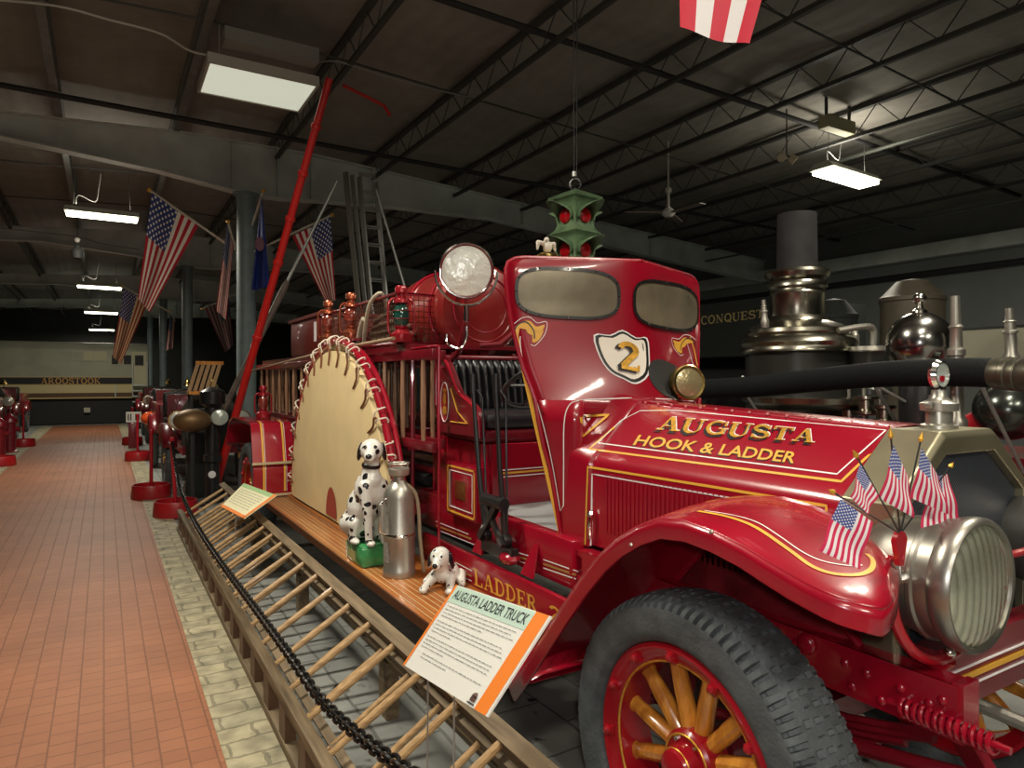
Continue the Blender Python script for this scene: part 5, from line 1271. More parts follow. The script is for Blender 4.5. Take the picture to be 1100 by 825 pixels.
small_flag((989, 473), None, (990, 481), (1007, 510), (1020, 553), (979, 535), 'small flag second from the right, overlapping the headlight top', .86)
small_flag((1021, 501), None, (1005, 512), (1018, 509), (1032, 558), (988, 567), 'small flag farthest right and mostly hidden, in front of the radiator core', .89)
# eagle-topped brass bell-like fitting behind the shield
c_ = at(588, 280, Y=3.2)
t = thing('brass_eagle_ornament', tuple(c_), 'small pale eagle on a brass ring just above the left of the tall shield', 'ornament')
MB().lathe([(.0, -.30), (.02, -.30), (.02, -.05), (.055, -.04), (.06, -.02), (.06, .03), (.05, .04), (0, .042)], c_, n=24).build('brass_ring', BRS, t)
ew = mat('eagle_white', (.62, .56, .48), .5)
blob('eagle', [('b', c_+Vector((0, 0, .075)), .026, (1, 1, 1.4)), ('b', c_+Vector((-.012, -.01, .115)), .015), ('c', c_+Vector((0, 0, .09)), c_+Vector((-.055, .01, .10)), .014, .012), ('c', c_+Vector((-.055, .01, .10)), c_+Vector((-.06, .01, .06)), .013, .006), ('c', c_+Vector((0, 0, .09)), c_+Vector((.05, .01, .10)), .014, .012), ('c', c_+Vector((.05, .01, .10)), c_+Vector((.06, .01, .06)), .013, .006), ('c', c_+Vector((0, 0, .05)), c_+Vector((0, 0, .03)), .014, .012)], ew, t, .004, 2)
MB().tube([(c_.x, c_.y, c_.z-.25), (1.90, 3.30, 1.75), (1.80, 3.36, 1.74)], .015, 8).build('support_rod', RED2, t)
# =============== FLAGS, POLES, HANGING THINGS ===============
POLEM = mat('pale_flag_pole', (.62, .58, .48), .4)
def big_flag(name, label, tip, base, q, m, group=None, amp=.05, cat='flag', uvr=(0, 1, 0, 1), pole=True, folds=5):
    A, B_ = (at(tip[0], tip[1], Y=tip[2]), at(base[0], base[1], Y=base[2])) if pole else (None, None)
    HT, HB, FB, FT = [at(a, b_, Y=c_) for a, b_, c_ in q]
    t = thing(name, tuple(B_ if pole else HT), label, cat, group)
    if pole:
        MB().tube([A, B_], .018, 8).build('pole', POLEM, t); MB().ball(A, .032, 10).build('finial', GOLD, t)
    ctr = (HT+HB+FB+FT)/4; vn = (CAM-ctr); vn.z = 0; vn.normalize(); rows = []; uvs = []
    nv, nu = 22, 34
    for i in range(nv+1):
        v = 1-i/nv; row = []
        for j in range(nu+1):
            u = j/nu; p = (HT*(1-u)+FT*u)*v+(HB*(1-u)+FB*u)*(1-v)
            p = p+vn*(amp*math.sin(v*folds*2+u*1.5)*(.3+u))+Vector((0, 0, -1))*.04*math.sin(v*PI)*math.sin(u*PI)
            row.append(p)
        rows.append(row)
    mb = MB().grid(rows, uv=True)
    if uvr != (0, 1, 0, 1):
        mb.uv = {k: [(uvr[0]+(uvr[1]-uvr[0])*a, uvr[2]+(uvr[3]-uvr[2])*b_) for a, b_ in l] for k, l in mb.uv.items()}
    mb.build('cloth', m, t, fix=False)
    return t
ug = 'national flags on poles down the hall'
big_flag('hanging_flag', 'largest striped flag, drooping from a pole left of the grey column', (160, 204, 10.6), (249, 266, 11.5), [(163, 207, 10.6), (213, 243, 11.1), (161, 336, 11.0), (148, 320, 10.7)], USF, ug)
big_flag('hanging_flag', 'orange-tinted striped flag drooping in front of the locomotive cab', (131, 307, 18.9), (182, 335, 19.8), [(133, 310, 18.9), (159, 325, 19.3), (130, 391, 19.3), (121, 383, 19.0)], flag_mat('us_flag_painted_warm_light', (.42, .04, .02), (.72, .58, .34), (.03, .05, .22)), ug, .05)  # warm lamp light on this flag is put into its cloth colours
big_flag('hanging_flag', 'narrow striped flag seen nearly edge-on just left of the grey column', (245, 238, 10.9), (253, 268, 11.5), [(244, 241, 10.9), (251, 262, 11.3), (243, 344, 11.3), (232, 333, 11.0)], USF, ug, .04)
big_flag('hanging_flag', 'striped flag right of the red leaning pole, crossed by a silver pole', (357, 231, 10.6), (273, 270, 11.55), [(355, 233, 10.6), (314, 254, 11.0), (350, 326, 11.0), (361, 322, 10.7)], USF, ug)
big_flag('hanging_flag', 'dim striped flag low behind the grey column, mostly red and white stripes', (217, 332, 19.0), (262, 312, 19.8), [(246, 318, 19.6), (220, 331, 19.0), (242, 379, 19.2), (251, 370, 19.6)], flag_mat('us_flag_painted_shade', (.16, .03, .03), (.28, .22, .20), (.02, .03, .08)), ug)  # dimness of the far hall is painted in: darker copy of the flag colours
big_flag('hanging_flag', 'tiny far striped flag beside the farther thin column', (184, 334, 27.5), (188, 345, 28.3), [(183, 338, 27.5), (188, 345, 28.0), (186, 374, 28.0), (178, 377, 27.6)], USF, ug)
BLU = mat('blue_flag_nylon', (.015, .035, .22), .7)
t = big_flag('blue_flag', 'dark blue state flag hanging just right of the grey column', (283, 205, 10.5), (271, 242, 11.55), [(281, 208, 10.6), (279, 225, 10.9), (270, 312, 11.0), (290, 308, 10.7)], BLU, None, .06)
ec = at(279, 262, Y=10.62); MB().ball(ec, .10, 12, sc_=(.7, .3, 1.1)).build('emblem', mat('faded_emblem', (.22, .10, .14), .8), t)
big_flag('ceiling_flag', 'bright red and white striped flag end hanging down at the top edge', None, None, [(822+38, -150, 2.24), (727, -150, 2.24), (731, 32, 2.24), (805, 49, 2.24)], flag_mat('us_flag_bright', (.58, .012, .04), (.80, .76, .78), (.03, .05, .2)), None, .02, uvr=(.45, 1, 0, 5/13*.999), pole=False, folds=3)

# tall metal extension ladder standing behind the truck, its two stay poles
AL_M = mat('aluminium', (.34, .34, .32), .4, .7)
t = None
def line_pt(a, b_, z): k = (z-a.z)/(b_.z-a.z); return a+(b_-a)*k
La, Lb = at(386, 190, Y=9.3), at(398, 325, Y=9.1); Ra, Rb = at(404, 196, Y=9.3), at(414, 315, Y=9.1)
L0, R0 = line_pt(La, Lb, .02), line_pt(Ra, Rb, .02)
Oa, Ob = at(371, 185, Y=9.15), at(385, 325, Y=8.95); O0 = line_pt(Oa, Ob, .02)
t = thing('extension_ladder', tuple((L0+R0)/2), 'tall grey metal extension ladder standing upright behind the truck', 'ladder')
MB().beam(La, L0, .03, .07).build('side_rail', AL_M, t); MB().beam(Ra, R0, .03, .07).build('side_rail', AL_M, t)
MB().beam(Oa, O0, .03, .07).build('outer_rail', mat('dull_grey_rail', (.16, .15, .13), .5, .4), t)
Pa, Pb = at(378, 188, Y=9.22), at(392, 325, Y=9.02); MB().beam(Pa, line_pt(Pa, Pb, .02), .02, .06).build('outer_rail', AL_M, t)
z = 4.45; k = 0
while z > .2:
    p, q = line_pt(La, Lb, z), line_pt(Ra, Rb, z); MB().tube([p, q], .014, 8).tube([p+Vector((0, .0, -.03)), q+Vector((0, 0, -.03))], .009, 6).build('rung', AL_M, t); z -= .25
f0 = at(197, 528, Z=.02); top = at(362, 195, Y=9.25)
t = thing('stay_pole', tuple(f0), 'long stay pole, silver above and brown wood below, slanting down left from the tall ladder', 'pole')
mid = f0+(top-f0)*.66
MB().tube([mid, top], .02, 10).build('silver_tube', STEEL, t); MB().tube([f0, mid, f0+(top-f0)*.68], [.035, .045, .03], 10).build('wooden_shaft', mat('grey_brown_wood', (.16, .12, .10), .6, var=.3), t)
p2, q2 = at(404, 204, Y=9.15), at(431, 296, Y=9.0); t = thing('stay_pole', tuple(line_pt(p2, q2, .02)), 'thin silver stay pole slanting down right from the tall ladder', 'pole')
MB().tube([p2, line_pt(p2, q2, .02)], .018, 10).build('silver_tube', STEEL, t)
# red leaning pole
top = at(354, 84, Z=4.9); f0 = at(229, 533, Z=.02)
t = thing('red_pole', tuple(f0), 'bright red pole leaning from the floor up to the ceiling joists', 'pole')
RP = mat('bright_red_pole_paint', (.62, .015, .012), .4, 0, .3)
mb = MB().tube([f0, f0+(top-f0)*.5, top], [.05, .046, .04], 14)
mb.build('shaft', RP, t)
dr = (top-f0).normalized()
for q in (.2, .42, .60, .70, .80, .9): MB().lathe([(.05, -.03), (.058, -.02), (.058, .02), (.05, .03)], f0+(top-f0)*q, dr, 14).build('collar', RP, t)
mb = MB().tube([at(369, 92, Z=5.27), at(398, 106, Z=5.27), at(413, 114, Z=5.2), at(419, 124, Z=5.08)], .022, 8); tag(mb.build('red_brace', RP), 'short red brace hanging at the ceiling right of the red leaning pole', 'brace')

# four-way traffic light
cx_, cy_ = 3.29, 4.50; zb, sh_ = 2.46, .275
t = thing('traffic_light', (cx_, cy_, zb), 'old green four-way traffic light with red lenses hanging on two wires above the truck', 'traffic light')
GRN = mat('worn_green_enamel', (.12, .20, .10), .45, 0, .3, var=.35, vscale=9); RL = mat('red_traffic_lens', (.45, .004, .01), .12, 0, 1)
R0_ = math.radians(45-36.2+0); Rt = Matrix.Rotation(R0_, 3, 'Z'); W = lambda p: Vector((cx_, cy_, 0))+Rt @ Vector(p)
mb = MB(); s_ = .105
def ring(h, z): return [W((a*h, b_*h, z)) for a, b_ in ((-1, -1), (1, -1), (1, 1), (-1, 1))]
lv = [(.03, zb-.10), (.085, zb-.05), (.105, zb)]
for k in range(2):
    z0 = zb+k*sh_; lv += [(.145, z0+.004), (.12, z0+.03), (.105, z0+.07), (.105, z0+sh_-.05), (.125, z0+sh_-.02), (.145, z0+sh_-.002)]
lv += [(.15, zb+2*sh_), (.16, zb+2*sh_+.02), (.06, zb+2*sh_+.07), (.03, zb+2*sh_+.08)]
rows = [r+[r[0]] for r in [ring(h, z) for h, z in lv]]; mb.grid(rows, smooth=False); mb.add(rows[0][:4], [(0, 1, 2, 3)]); mb.add(rows[-1][:4], [(0, 1, 2, 3)])
mb.build('housing', GRN, t)
for k in range(2):
    for f_ in range(4):
        a = f_*PI/2; Rf = Matrix.Rotation(a, 3, 'Z'); z0 = zb+k*sh_+.135
        D = lambda p: W(Rf @ Vector((p[0], p[1], 0)))+Vector((0, 0, z0+p[2]))
        ln = MB(); c_ = D((0, -.105, 0)); ax = (Rt @ Rf @ Vector((0, -1, 0)))
        ln.lathe([(.062, 0), (.062, .015), (.045, .032), (.02, .04), (0, .042)], c_, ax, 22); ln.build('lens', RL, t)
        vz = MB(); rows = []
        for q in range(13):
            a_ = -.55+ (PI+1.1)*q/12; rows.append([D((.076*math.cos(a_), -.104, .076*math.sin(a_))), D((.080*math.cos(a_), -.104-.10*(.35+.65*max(0, math.sin(a_)) if math.sin(a_) > 0 else .3), .080*math.sin(a_)+.004)), D((.088*math.cos(a_), -.104-.20*max(.18, math.sin(a_)), .092*math.sin(a_)-.004*math.sin(a_)))])
        vz.grid(rows); vz.build('visor', GRN, t, thick=.003)
hg = MB().torus((cx_, cy_, zb+2*sh_+.13), (.8, .6, 0), .045, .01, 18, 6).tube([(cx_, cy_, zb+2*sh_+.07), (cx_, cy_, zb+2*sh_+.10)], .014, 8); hg.build('hanger_ring', BLK, t)
MB().tube([(cx_-.012, cy_, zb+2*sh_+.17), (cx_-.02, cy_, 5.3)], .0045, 5).build('wire', BLKM, t); MB().tube([(cx_+.012, cy_, zb+2*sh_+.17), (cx_+.02, cy_, 5.3)], .0045, 5).build('wire', BLKM, t)
MB().lathe([(.02, 0), (.02, .04), (0, .045)], (cx_-.012, cy_, zb+2*sh_+.19), n=10).build('clamp', STEEL, t)

# ceiling fan, emergency lamp heads
c_ = at(718, 229, Z=4.1); t = thing('ceiling_fan', tuple(c_), 'white ceiling fan with dim blades, right of the traffic light', 'ceiling fan')
FW = mat('white_fan', (.55, .53, .48), .5)
MB().lathe([(0, -.06), (.06, -.055), (.11, 0), (.08, .05), (.03, .09), (.02, .10), (.02, .30), (.05, .33), (.05, .38), (0, .38)], c_, n=20).tube([c_+Vector((0, 0, .3)), c_+Vector((0, 0, 1.1))], .012, 6).build('motor', FW, t)
for k in range(3):
    a = .55+2*PI*k/3; d_ = Vector((math.cos(a), math.sin(a), 0)); MB().beam(c_+d_*.1, c_+d_*.68, .12, .012).build('blade', mat('brown_grey_blade', (.16, .13, .11), .5), t)
c_ = at(845, 169, Z=4.6); t = thing('emergency_lamp', tuple(c_), 'pair of small pale emergency lamp heads at the ceiling, left of the right-hand strip light', 'lamp')
for s in (-1, 1):
    e = Vector((.11*s, 0, 0)); MB().lathe([(.03, -.06), (.055, -.02), (.065, .05), (.06, .055), (0, .056)], c_+e, Vector((.5*s, -.5, -.6)), 16).build('lamp_head', mat('warm_lamp_head', (.50, .42, .30), .4), t)
MB().tube([c_+Vector((-.11, 0, .02)), c_+Vector((.11, 0, .02))], .015, 6).tube([c_, c_+Vector((0, 0, .66))], .01, 6).build('bracket', BEAMD, t)
c_ = at(83, 258, Z=4.1); t = thing('emergency_lamp', tuple(c_), 'small dark lamp head on the ceiling cable under the nearest walkway strip light', 'lamp')
MB().ball(c_, .05, 10).build('lamp_head', FW, t); MB().tube([c_, c_+Vector((0, 0, 1.32))], .01, 6).build('rod', BEAMD, t)
MB().lathe([(.03, 0), (.10, -.12), (.08, -.25), (0, -.26)], c_-Vector((0, 0, .08)), n=14).build('shade', BLKM, t)

# =============== THE STEAM PUMPER ===============
bc = (4.79, 3.54, 0)
t = SPM = thing('steam_pumper', (4.7, 2.4, 0), 'nickel-plated steam pumper with tall round boiler and stack behind the ladder truck hood', 'steam fire engine')
DN = mat('dark_nickel', (.36, .34, .28), .25, 1., 0, var=.25, vscale=8); BST = mat('sooty_stack', (.035, .034, .036), .8, 0, 0, var=.25, spec=.2)
MB().lathe([(.155, 2.40), (.150, 2.88), (.14, 2.88), (.14, 2.4)], bc, n=36).build('smokestack', BST, t)
MB().lathe([(.16, 2.43), (.235, 2.425), (.25, 2.40), (.235, 2.365), (.20, 2.35), (.225, 2.32), (.228, 2.29), (.20, 2.27), (.205, 2.25), (.212, 2.24), (.205, 2.23), (.205, 2.06), (.225, 2.04), (.235, 2.02), (.26, 2.01)], bc, n=44).build('stack_collar', DN, t)
MB().lathe([(.25, 2.015), (.33, 1.985), (.385, 1.95), (.395, 1.92), (.385, 1.90), (.43, 1.87), (.445, 1.84), (.43, 1.81), (.44, 1.79), (.44, 1.77), (.40, 1.755)], bc, n=48).build('boiler_dome', DN, t)
MB().lathe([(.395, 1.76), (.395, 1.42), (.42, 1.41), (.42, 1.38), (.395, 1.37), (.395, .55), (.36, .52), (0, .52)], bc, n=48).build('boiler', mat('dark_boiler_jacket', (.045, .045, .04), .35, .5), t)
g = MB()
for a in (5.35,): g = MB().lathe([(.03, 0), (.03, .16), (.022, .17), (.018, .24), (0, .245)], (bc[0]+.42*math.cos(a), bc[1]+.42*math.sin(a), 1.74), n=12); g.build('boiler_fitting', NICK, t)
c_ = (4.98, 3.05, 0); MB().lathe([(0, 1.80), (.15, 1.79), (.16, 1.76), (.15, 1.74), (.145, 1.72), (.145, 1.50), (.16, 1.48), (.16, 1.44), (0, 1.43)], c_, n=30).build('steam_cylinder', mat('dark_cylinder', (.06, .06, .055), .3, .6), t)
MB().lathe([(.162, 1.80), (.165, 1.77), (.15, 1.75)], c_, n=30).build('cylinder_cap', NICK, t)
MB().tube(smoothline([(4.75, 3.15, 1.92), (4.9, 3.05, 1.95), (4.98, 3.02, 1.93), (4.98, 3.02, 1.80)], 4), .025, 10).build('steam_pipe', NICK, t)
MB().lathe([(0, 1.32), (.40, 1.34), (.46, 1.38), (.47, 1.42), (.40, 1.43)], (4.55, 3.2, 0), n=40).build('fire_tray', DN, t)
a1 = at(988, 368, d=4.3)
MB().ball(a1, .192, 36).build('air_chamber', mat('grey_polished_steel', (.40, .39, .37), .18, 1.), t)
MB().lathe([(.05, .175), (.045, .20), (.022, .215), (.018, .24), (.03, .25)], a1, n=20).ball(a1+Vector((0, 0, .275)), .040, 18).build('chamber_finial', CHR, t)
MB().lathe([(.10, -.17), (.12, -.22), (.12, -.50), (.2, -.52), (.2, -.8), (0, -.8)], a1, n=30).build('pump_body', BLK, t)
a2 = at(1083, 440, d=3.9); MB().ball(a2, .175, 30).build('suction_chamber', mat('dark_grey_steel', (.10, .11, .10), .2, .9), t)
MB().tube([a2, a2+Vector((0, .5, -.3))], .08, 14).build('suction_elbow', REDB, t)
def nozzle(p, q, r, label):
    d_ = (Vector(q)-Vector(p)); L_ = d_.length
    MB().lathe([(0, 0), (r*1.25, 0), (r*1.4, .02), (r*1.4, .05), (r, .07), (r, L_*.55), (r*1.3, L_*.56), (r*1.3, L_*.60), (r*.95, L_*.62), (r*.85, L_*.75), (r*1.1, L_*.77), (r*.75, L_*.79), (r*.65, L_), (0, L_)], p, d_.normalized(), 20).build('upright_pipe', NICK, t)
nozzle(at(1029, 462, Y=1.80), at(1026, 318, Y=1.80), .032, ''); nozzle(at(1087, 392, Y=1.9), at(1084, 331, Y=1.9), .030, ''); nozzle(at(822, 352, Y=3.2), at(820, 322, Y=3.2), .02, '')
for k, (px_, yb_, yt_, Y_) in enumerate(((872, 410, 383, 3.3), (1003, 500, 430, 2.2), (928, 470, 400, 2.8), (945, 470, 395, 2.7), (912, 470, 415, 2.9))):
    MB().tube([at(px_, yb_, Y=Y_), at(px_, yt_, Y=Y_)], .012, 8).lathe([(.03, 0), (.03, .03), (0, .03)], at(px_, yt_, Y=Y_), n=12).build('rod', NICK, t)
for px_, py_, Y_, r_ in ((930, 430, 2.75, .07), (912, 440, 2.9, .06), (950, 440, 2.6, .06)):
    MB().lathe([(0, -.10), (r_, -.10), (r_*1.2, -.09), (r_*1.2, -.07), (r_*.8, -.06), (r_*.8, .0), (r_*1.2, .01), (r_*1.2, .03), (0, .03)], at(px_, py_, Y=Y_), n=20).build('gauge_cup', DN, t)
MB().bx(4.1, 4.16, .4, 4.4, .86, .96).bx(5.2, 5.26, .4, 4.4, .86, .96).bx(4.1, 5.26, .5, .6, .86, .94).bx(4.1, 5.26, 2.0, 2.1, .86, .94).bx(4.3, 5.1, 1.5, 2.9, .96, 1.12).build('frame', RED2, t)
for (yy, rr) in ((3.6, .56), (.95, .50)):
    for xx in (3.98, 5.38):
        mb = MB().torus((xx, yy, rr+.005), (1, 0, 0), rr-.03, .03, 48, 8); w_ = mb.build('wheel', RED2, t)
        MB().lathe([(0, -.09), (.09, -.08), (.09, .08), (0, .09)], (xx, yy, rr), (1, 0, 0), 18).build('hub', BRS, w_)
        for k in range(12):
            a = 2*PI*k/12; MB().tube([(xx, yy+.07*math.cos(a), rr+.07*math.sin(a)), (xx, yy+(rr-.04)*math.cos(a), rr+(rr-.04)*math.sin(a))], .018, 6).build('spoke', RED2, w_)
    MB().tube([(3.95, yy, rr), (5.4, yy, rr)], .035, 8).build('axle', RED2, t)
# suction hose on its hooks
hp = smoothline([tuple(at(738, 419, X=3.7)), tuple(at(800, 416, X=3.7)), tuple(at(870, 409, X=3.7)), tuple(at(950, 402, X=3.65)), tuple(at(1030, 400, X=3.6)), tuple(at(1072, 401, X=3.58))], 6)
t = thing('suction_hose', hp[0], 'thick black suction hose lying along the side of the steam pumper', 'hose')
MB().tube(hp, .070, 20).build('hose', mat('black_hose_rubber', (.008, .009, .010), .75, 0, 0, bump=.3, bscale=60, spec=.15), t)
e_ = Vector(hp[-1]); dd = (Vector(hp[-1])-Vector(hp[-3])).normalized()
MB().lathe([(.07, -.02), (.074, 0), (.074, .03), (.078, .035), (.078, .055), (.074, .06), (.078, .075), (.078, .095), (.074, .10), (.082, .12), (.082, .20), (.07, .205), (.06, .16)], e_, dd, 24).build('coupling', mat('dark_bronze', (.14, .13, .10), .35, .8), t)
for px_, py_, qx, qy, Y_ in ((934, 406, 968, 462, 2.55), (1048, 402, 1100, 508, 1.75), (798, 418, 815, 445, 3.3)):
    MB().tube([at(px_, py_-14, Y=Y_), at(px_, py_, Y=Y_-.02), at(qx, qy, Y=Y_)], .010, 8).build('hook', STEEL, t)
MB().tube([at(934, 410, Y=2.5), at(1010, 452, Y=2.3)], .009, 8).build('hook', STEEL, t)

# =============== BACKGROUND ===============
# black engine with gold lettering, beyond the pumper
t = thing('black_steam_engine', (9.2, 8.5, 0), 'dark engine carrying the gold word CONQUEST, beyond the tall shield', 'engine')
DK = mat('dark_green_black_panel', (.016, .019, .018), .8)
MB().bx(8.0, 10.2, 6.3, 13.0, 1.9, 2.72).build('body', DK, t)
MB().bx(8.1, 10.1, 6.2, 13.2, .9, 1.0).build('frame', BLKM, t); MB().lathe([(0, 0), (.55, .02), (.6, .1), (.6, 6.5), (0, 6.6)], (9.1, 6.35, 1.45), (0, 1, 0), 30).build('boiler', BLKM, t)
serif3('name_lettering', 'CONQUEST', at(753, 340, X=7.99), at(821, 332, X=7.99), at(821, 341, X=7.99), at(753, 349, X=7.99), Vector((-1, 0, 0)), mat('dim_gold_paint', (.38, .30, .13), .6), t, .003)
for yy in (7.2, 11.4): MB().torus((8.2, yy, .75), (1, 0, 0), .70, .05, 36, 8).torus((10.0, yy, .75), (1, 0, 0), .70, .05, 36, 8).tube([(8.1, yy, .75), (10.1, yy, .75)], .05, 8).build('wheel_pair', BLKM, t)
for (x_, y_, r_, zt_, m_, lab) in ((7.2, 3.95, .30, 2.6, mat('brown_tank', (.10, .085, .06), .5, .2), 'brownish upright tank against the right wall behind the silver ball'), (7.3, 4.9, .25, 2.5, DK, 'slim dark upright tank just right of the pumper stack')):
    t = thing('upright_tank', (x_, y_, 0), lab, 'tank')
    MB().lathe([(0, 0), (r_, 0), (r_, zt_-.25), (r_*1.04, zt_-.24), (r_*1.04, zt_-.2), (r_*.95, zt_-.18), (r_*.5, zt_-.03), (0, zt_)], (x_, y_, 0), n=36).build('shell', m_, t); 
    for z in (.6, zt_-.7): MB().torus((x_, y_, z), (0, 0, 1), r_+.005, .015, 36, 6).build('band', BLKM, t)
a_, b_ = at(1000, 362, X=9.2), at(1160, 345, X=9.2)
t = thing('display_panel', (9.2, 2.5, 0), 'large cream display panel behind the upright silver pipes at the right', 'display panel')
MB().bx(9.2, 9.26, 1.9, 5.1, 1.55, 2.16).build('panel', mat('cream_panel', (.42, .40, .30), .7), t)
for y in (2.0, 5.0): MB().bx(9.21, 9.27, y-.03, y+.03, 0, 2.1).build('leg', BLKM, t)
MB().bx(9.27, 9.30, 1.85, 5.15, 1.5, 2.2).build('frame', BLKM, t)

# locomotive across the end of the walkway
Yl = 28.0
t = thing('locomotive', (-1.5, Yl+1, 0), 'cream and grey diesel locomotive lettered AROOSTOOK across the far end of the walkway', 'locomotive')
CRM = mat('aged_cream_paint', (.50, .47, .30), .5, var=.12, vscale=1.2); TANM = mat('tan_yellow_paint', (.55, .42, .18), .5); GRYL = mat('dusty_grey_paint', (.34, .35, .26), .55, var=.15, vscale=1.5)
zz = lambda py: H-(py-PYC)*23.8/F
pr = [(Yl, zz(423)), (Yl, zz(376)), (Yl+.25, zz(368)), (Yl+1.4, zz(366)), (Yl+2.4, zz(370)), (Yl+2.6, zz(423))]
MB().prism([(-7.5, y, z) for y, z in pr], (8.9, 0, 0)).build('body', GRYL, t, bevel=.05)
MB().bx(-7.5, 1.0, Yl-.012, Yl, zz(422), zz(413.5)).build('lower_cream_band', mat('cream_band', (.58, .50, .26), .5), t)
MB().bx(-7.5, .98, Yl-.014, Yl, zz(412.6), zz(405.5)).build('black_band', BLKM, t); MB().bx(-7.5, .98, Yl-.016, Yl, zz(405.5), zz(404.8)).build('gold_line', TANM, t); MB().bx(-7.5, .98, Yl-.016, Yl, zz(413.6), zz(412.7)).build('gold_line', TANM, t)
MB().bx(-7.5, 1.2, Yl-.02, Yl+2.5, zz(427), zz(422)).build('sill', mat('dark_brown_sill', (.10, .05, .02), .5), t); MB().bx(-7.5, 1.2, Yl-.03, Yl, zz(428), zz(426.6)).build('gold_line', TANM, t)
LX = lambda px_: at(px_, 410, Y=Yl).x
serif3('road_name', 'AROOSTOOK', Vector((LX(44), Yl-.02, zz(405.9))), Vector((LX(108), Yl-.02, zz(405.9))), Vector((LX(108), Yl-.02, zz(412.3))), Vector((LX(44), Yl-.02, zz(412.3))), Vector((0, -1, 0)), mat('orange_gold_letter', (.50, .28, .08), .6), t, .003)
for a, b_, c_, d_, m_ in ((79, 89, 378, 387, GRYL), (91, 100, 378, 387, mat('pale_window', (.42, .40, .24), .3)), (102, 114, 378, 387, MATS['pale_window']), (120, 127, 381, 391, BLKM), (133, 141, 381, 391, BLKM), (145, 154, 381, 392, BLKM)):
    fr = MB().bx(LX(a)-.03, LX(b_)+.03, Yl-.02, Yl, zz(d_)-.03, zz(c_)+.03).build('window', mat('window_surround', (.38, .38, .26), .5), t); MB().bx(LX(a), LX(b_), Yl-.026, Yl-.018, zz(d_), zz(c_)).build('pane', m_, fr)
dr_ = MB().bx(LX(142), LX(157), Yl-.018, Yl, zz(421), zz(377)).build('cab_door', CRM, t)
for k in range(4): MB().bx(LX(142), LX(154), Yl-.35, Yl-.05, zz(414+6*k)-.02, zz(414+6*k)+.02).build('step', BEAM, t)
for px_ in (124, 142.5, 158): MB().tube([(LX(px_), Yl-.08, zz(427)), (LX(px_), Yl-.08, zz(388 if px_ > 130 else 413))], .02, 6).build('handrail', BEAM, t)
for px_ in (-60, -20, 30, 62, 125, 150):
    xw = LX(px_); MB().lathe([(0, -.06), (.42, -.05), (.42, .05), (0, .06)], (xw, Yl+.6, .43), (0, 1, 0), 26).build('wheel', BLKM, t)
MB().bx(-7, .95, Yl+.1, Yl+2.2, .03, 1.0).build('underframe', BLKM, t)
MB().bx(LX(90), LX(97), Yl-.02, Yl+.1, zz(443), zz(438)).build('plate', mat('pale_plate', (.5, .48, .38), .6), t)

# antique engines lining the walkway, built once and copied
def engine_proto(m, trim):
    t = thing('antique_fire_engine', (0, 0, 0), 'x', 'fire engine'); w_ = .50
    rows = [[(x_, y, z_) for x_, z_ in ((-.32, .75), (-.33, 1.1), (-.24, 1.28), (0, 1.34), (.24, 1.28), (.33, 1.1), (.32, .75))] for y in (.15, 1.3)]
    MB().grid(rows, smooth=False).build('hood', m, t)
    MB().prism([(-.35, .02, .62), (-.35, .02, 1.15), (-.24, .02, 1.34), (.24, .02, 1.34), (.35, .02, 1.15), (.35, .02, .62)], (0, .12, 0)).build('radiator', trim, t)
    MB().prism([(-.29, .015, .68), (-.29, .015, 1.12), (-.2, .015, 1.27), (.2, .015, 1.27), (.29, .015, 1.12), (.29, .015, .68)], (0, .01, 0)).build('radiator_core', BLKM, t)
    MB().bx(-.35, .35, -.05, 4.0, .52, .64).build('frame', RED2, t); MB().bx(-.5, .5, 2.2, 4.2, .64, 1.15, bev=.03).build('body', m, t); MB().bx(-.45, .45, 1.5, 2.1, .64, .95, bev=.03).build('seat', LEATH, t); MB().bx(-.45, .45, 2.02, 2.14, .95, 1.35, bev=.04).build('seat_back', LEATH, t)
    MB().bx(-.44, .44, 1.28, 1.34, .64, 1.32).build('dashboard', m, t)
    MB().torus((-.15, 1.6, 1.28), (0, -.6, .8), .19, .013, 24, 6).tube([(-.15, 1.35, 1.0), (-.15, 1.6, 1.28)], .015, 6).build('steering_wheel', BLK, t)
    for s in (-1, 1):
        MB().lathe([(0, .18), (.08, .16), (.12, .08), (.13, .0), (.13, -.02), (.115, -.02)], (.40*s, -.05, 1.0), (0, 1, 0), 24).build('headlamp', BRS, t)
        MB().lathe([(.115, -.015), (0, -.03)], (.40*s, -.05, 1.0), (0, 1, 0), 24).build('lamp_glass', mat('pale_lamp_glass', (.55, .55, .50), .2, .3, 1), t)
        for yy in (.45, 3.4):
            ww = MB().torus((w_*s, yy, .44), (1, 0, 0), .385, .055, 32, 10).build('wheel', RUB, t)
            for k in range(10):
                a = 2*PI*k/10; MB().tube([(w_*s, yy, .44), (w_*s, yy+.34*math.cos(a), .44+.34*math.sin(a))], .018, 6).build('spoke', REDB, ww)
            MB().lathe([(0, -.06), (.07, -.05), (.07, .05), (0, .06)], (w_*s, yy, .44), (1, 0, 0), 14).build('hub', BRS, ww)
            MB().grid([[(w_*s-.09, yy+.50*math.cos(a), .44+.50*math.sin(a)), (w_*s+.09, yy+.50*math.cos(a), .44+.50*math.sin(a))] for a in [.35+2.4*q/12 for q in range(13)]]).build('fender', m, t, thick=.01)
    MB().lathe([(.10, 0), (.09, .03), (.05, .08), (.04, .13), (.0, .15)], (.18, 1.2, 1.42), n=20).tube([(.18, 1.2, 1.3), (.18, 1.2, 1.62)], .01, 6).build('bell', BRS, t)
    return t
e0 = engine_proto(RED2, mat('dull_dark_metal', (.07, .065, .05), .5, .6)); e0.location = (1.27, 10.35, 0)
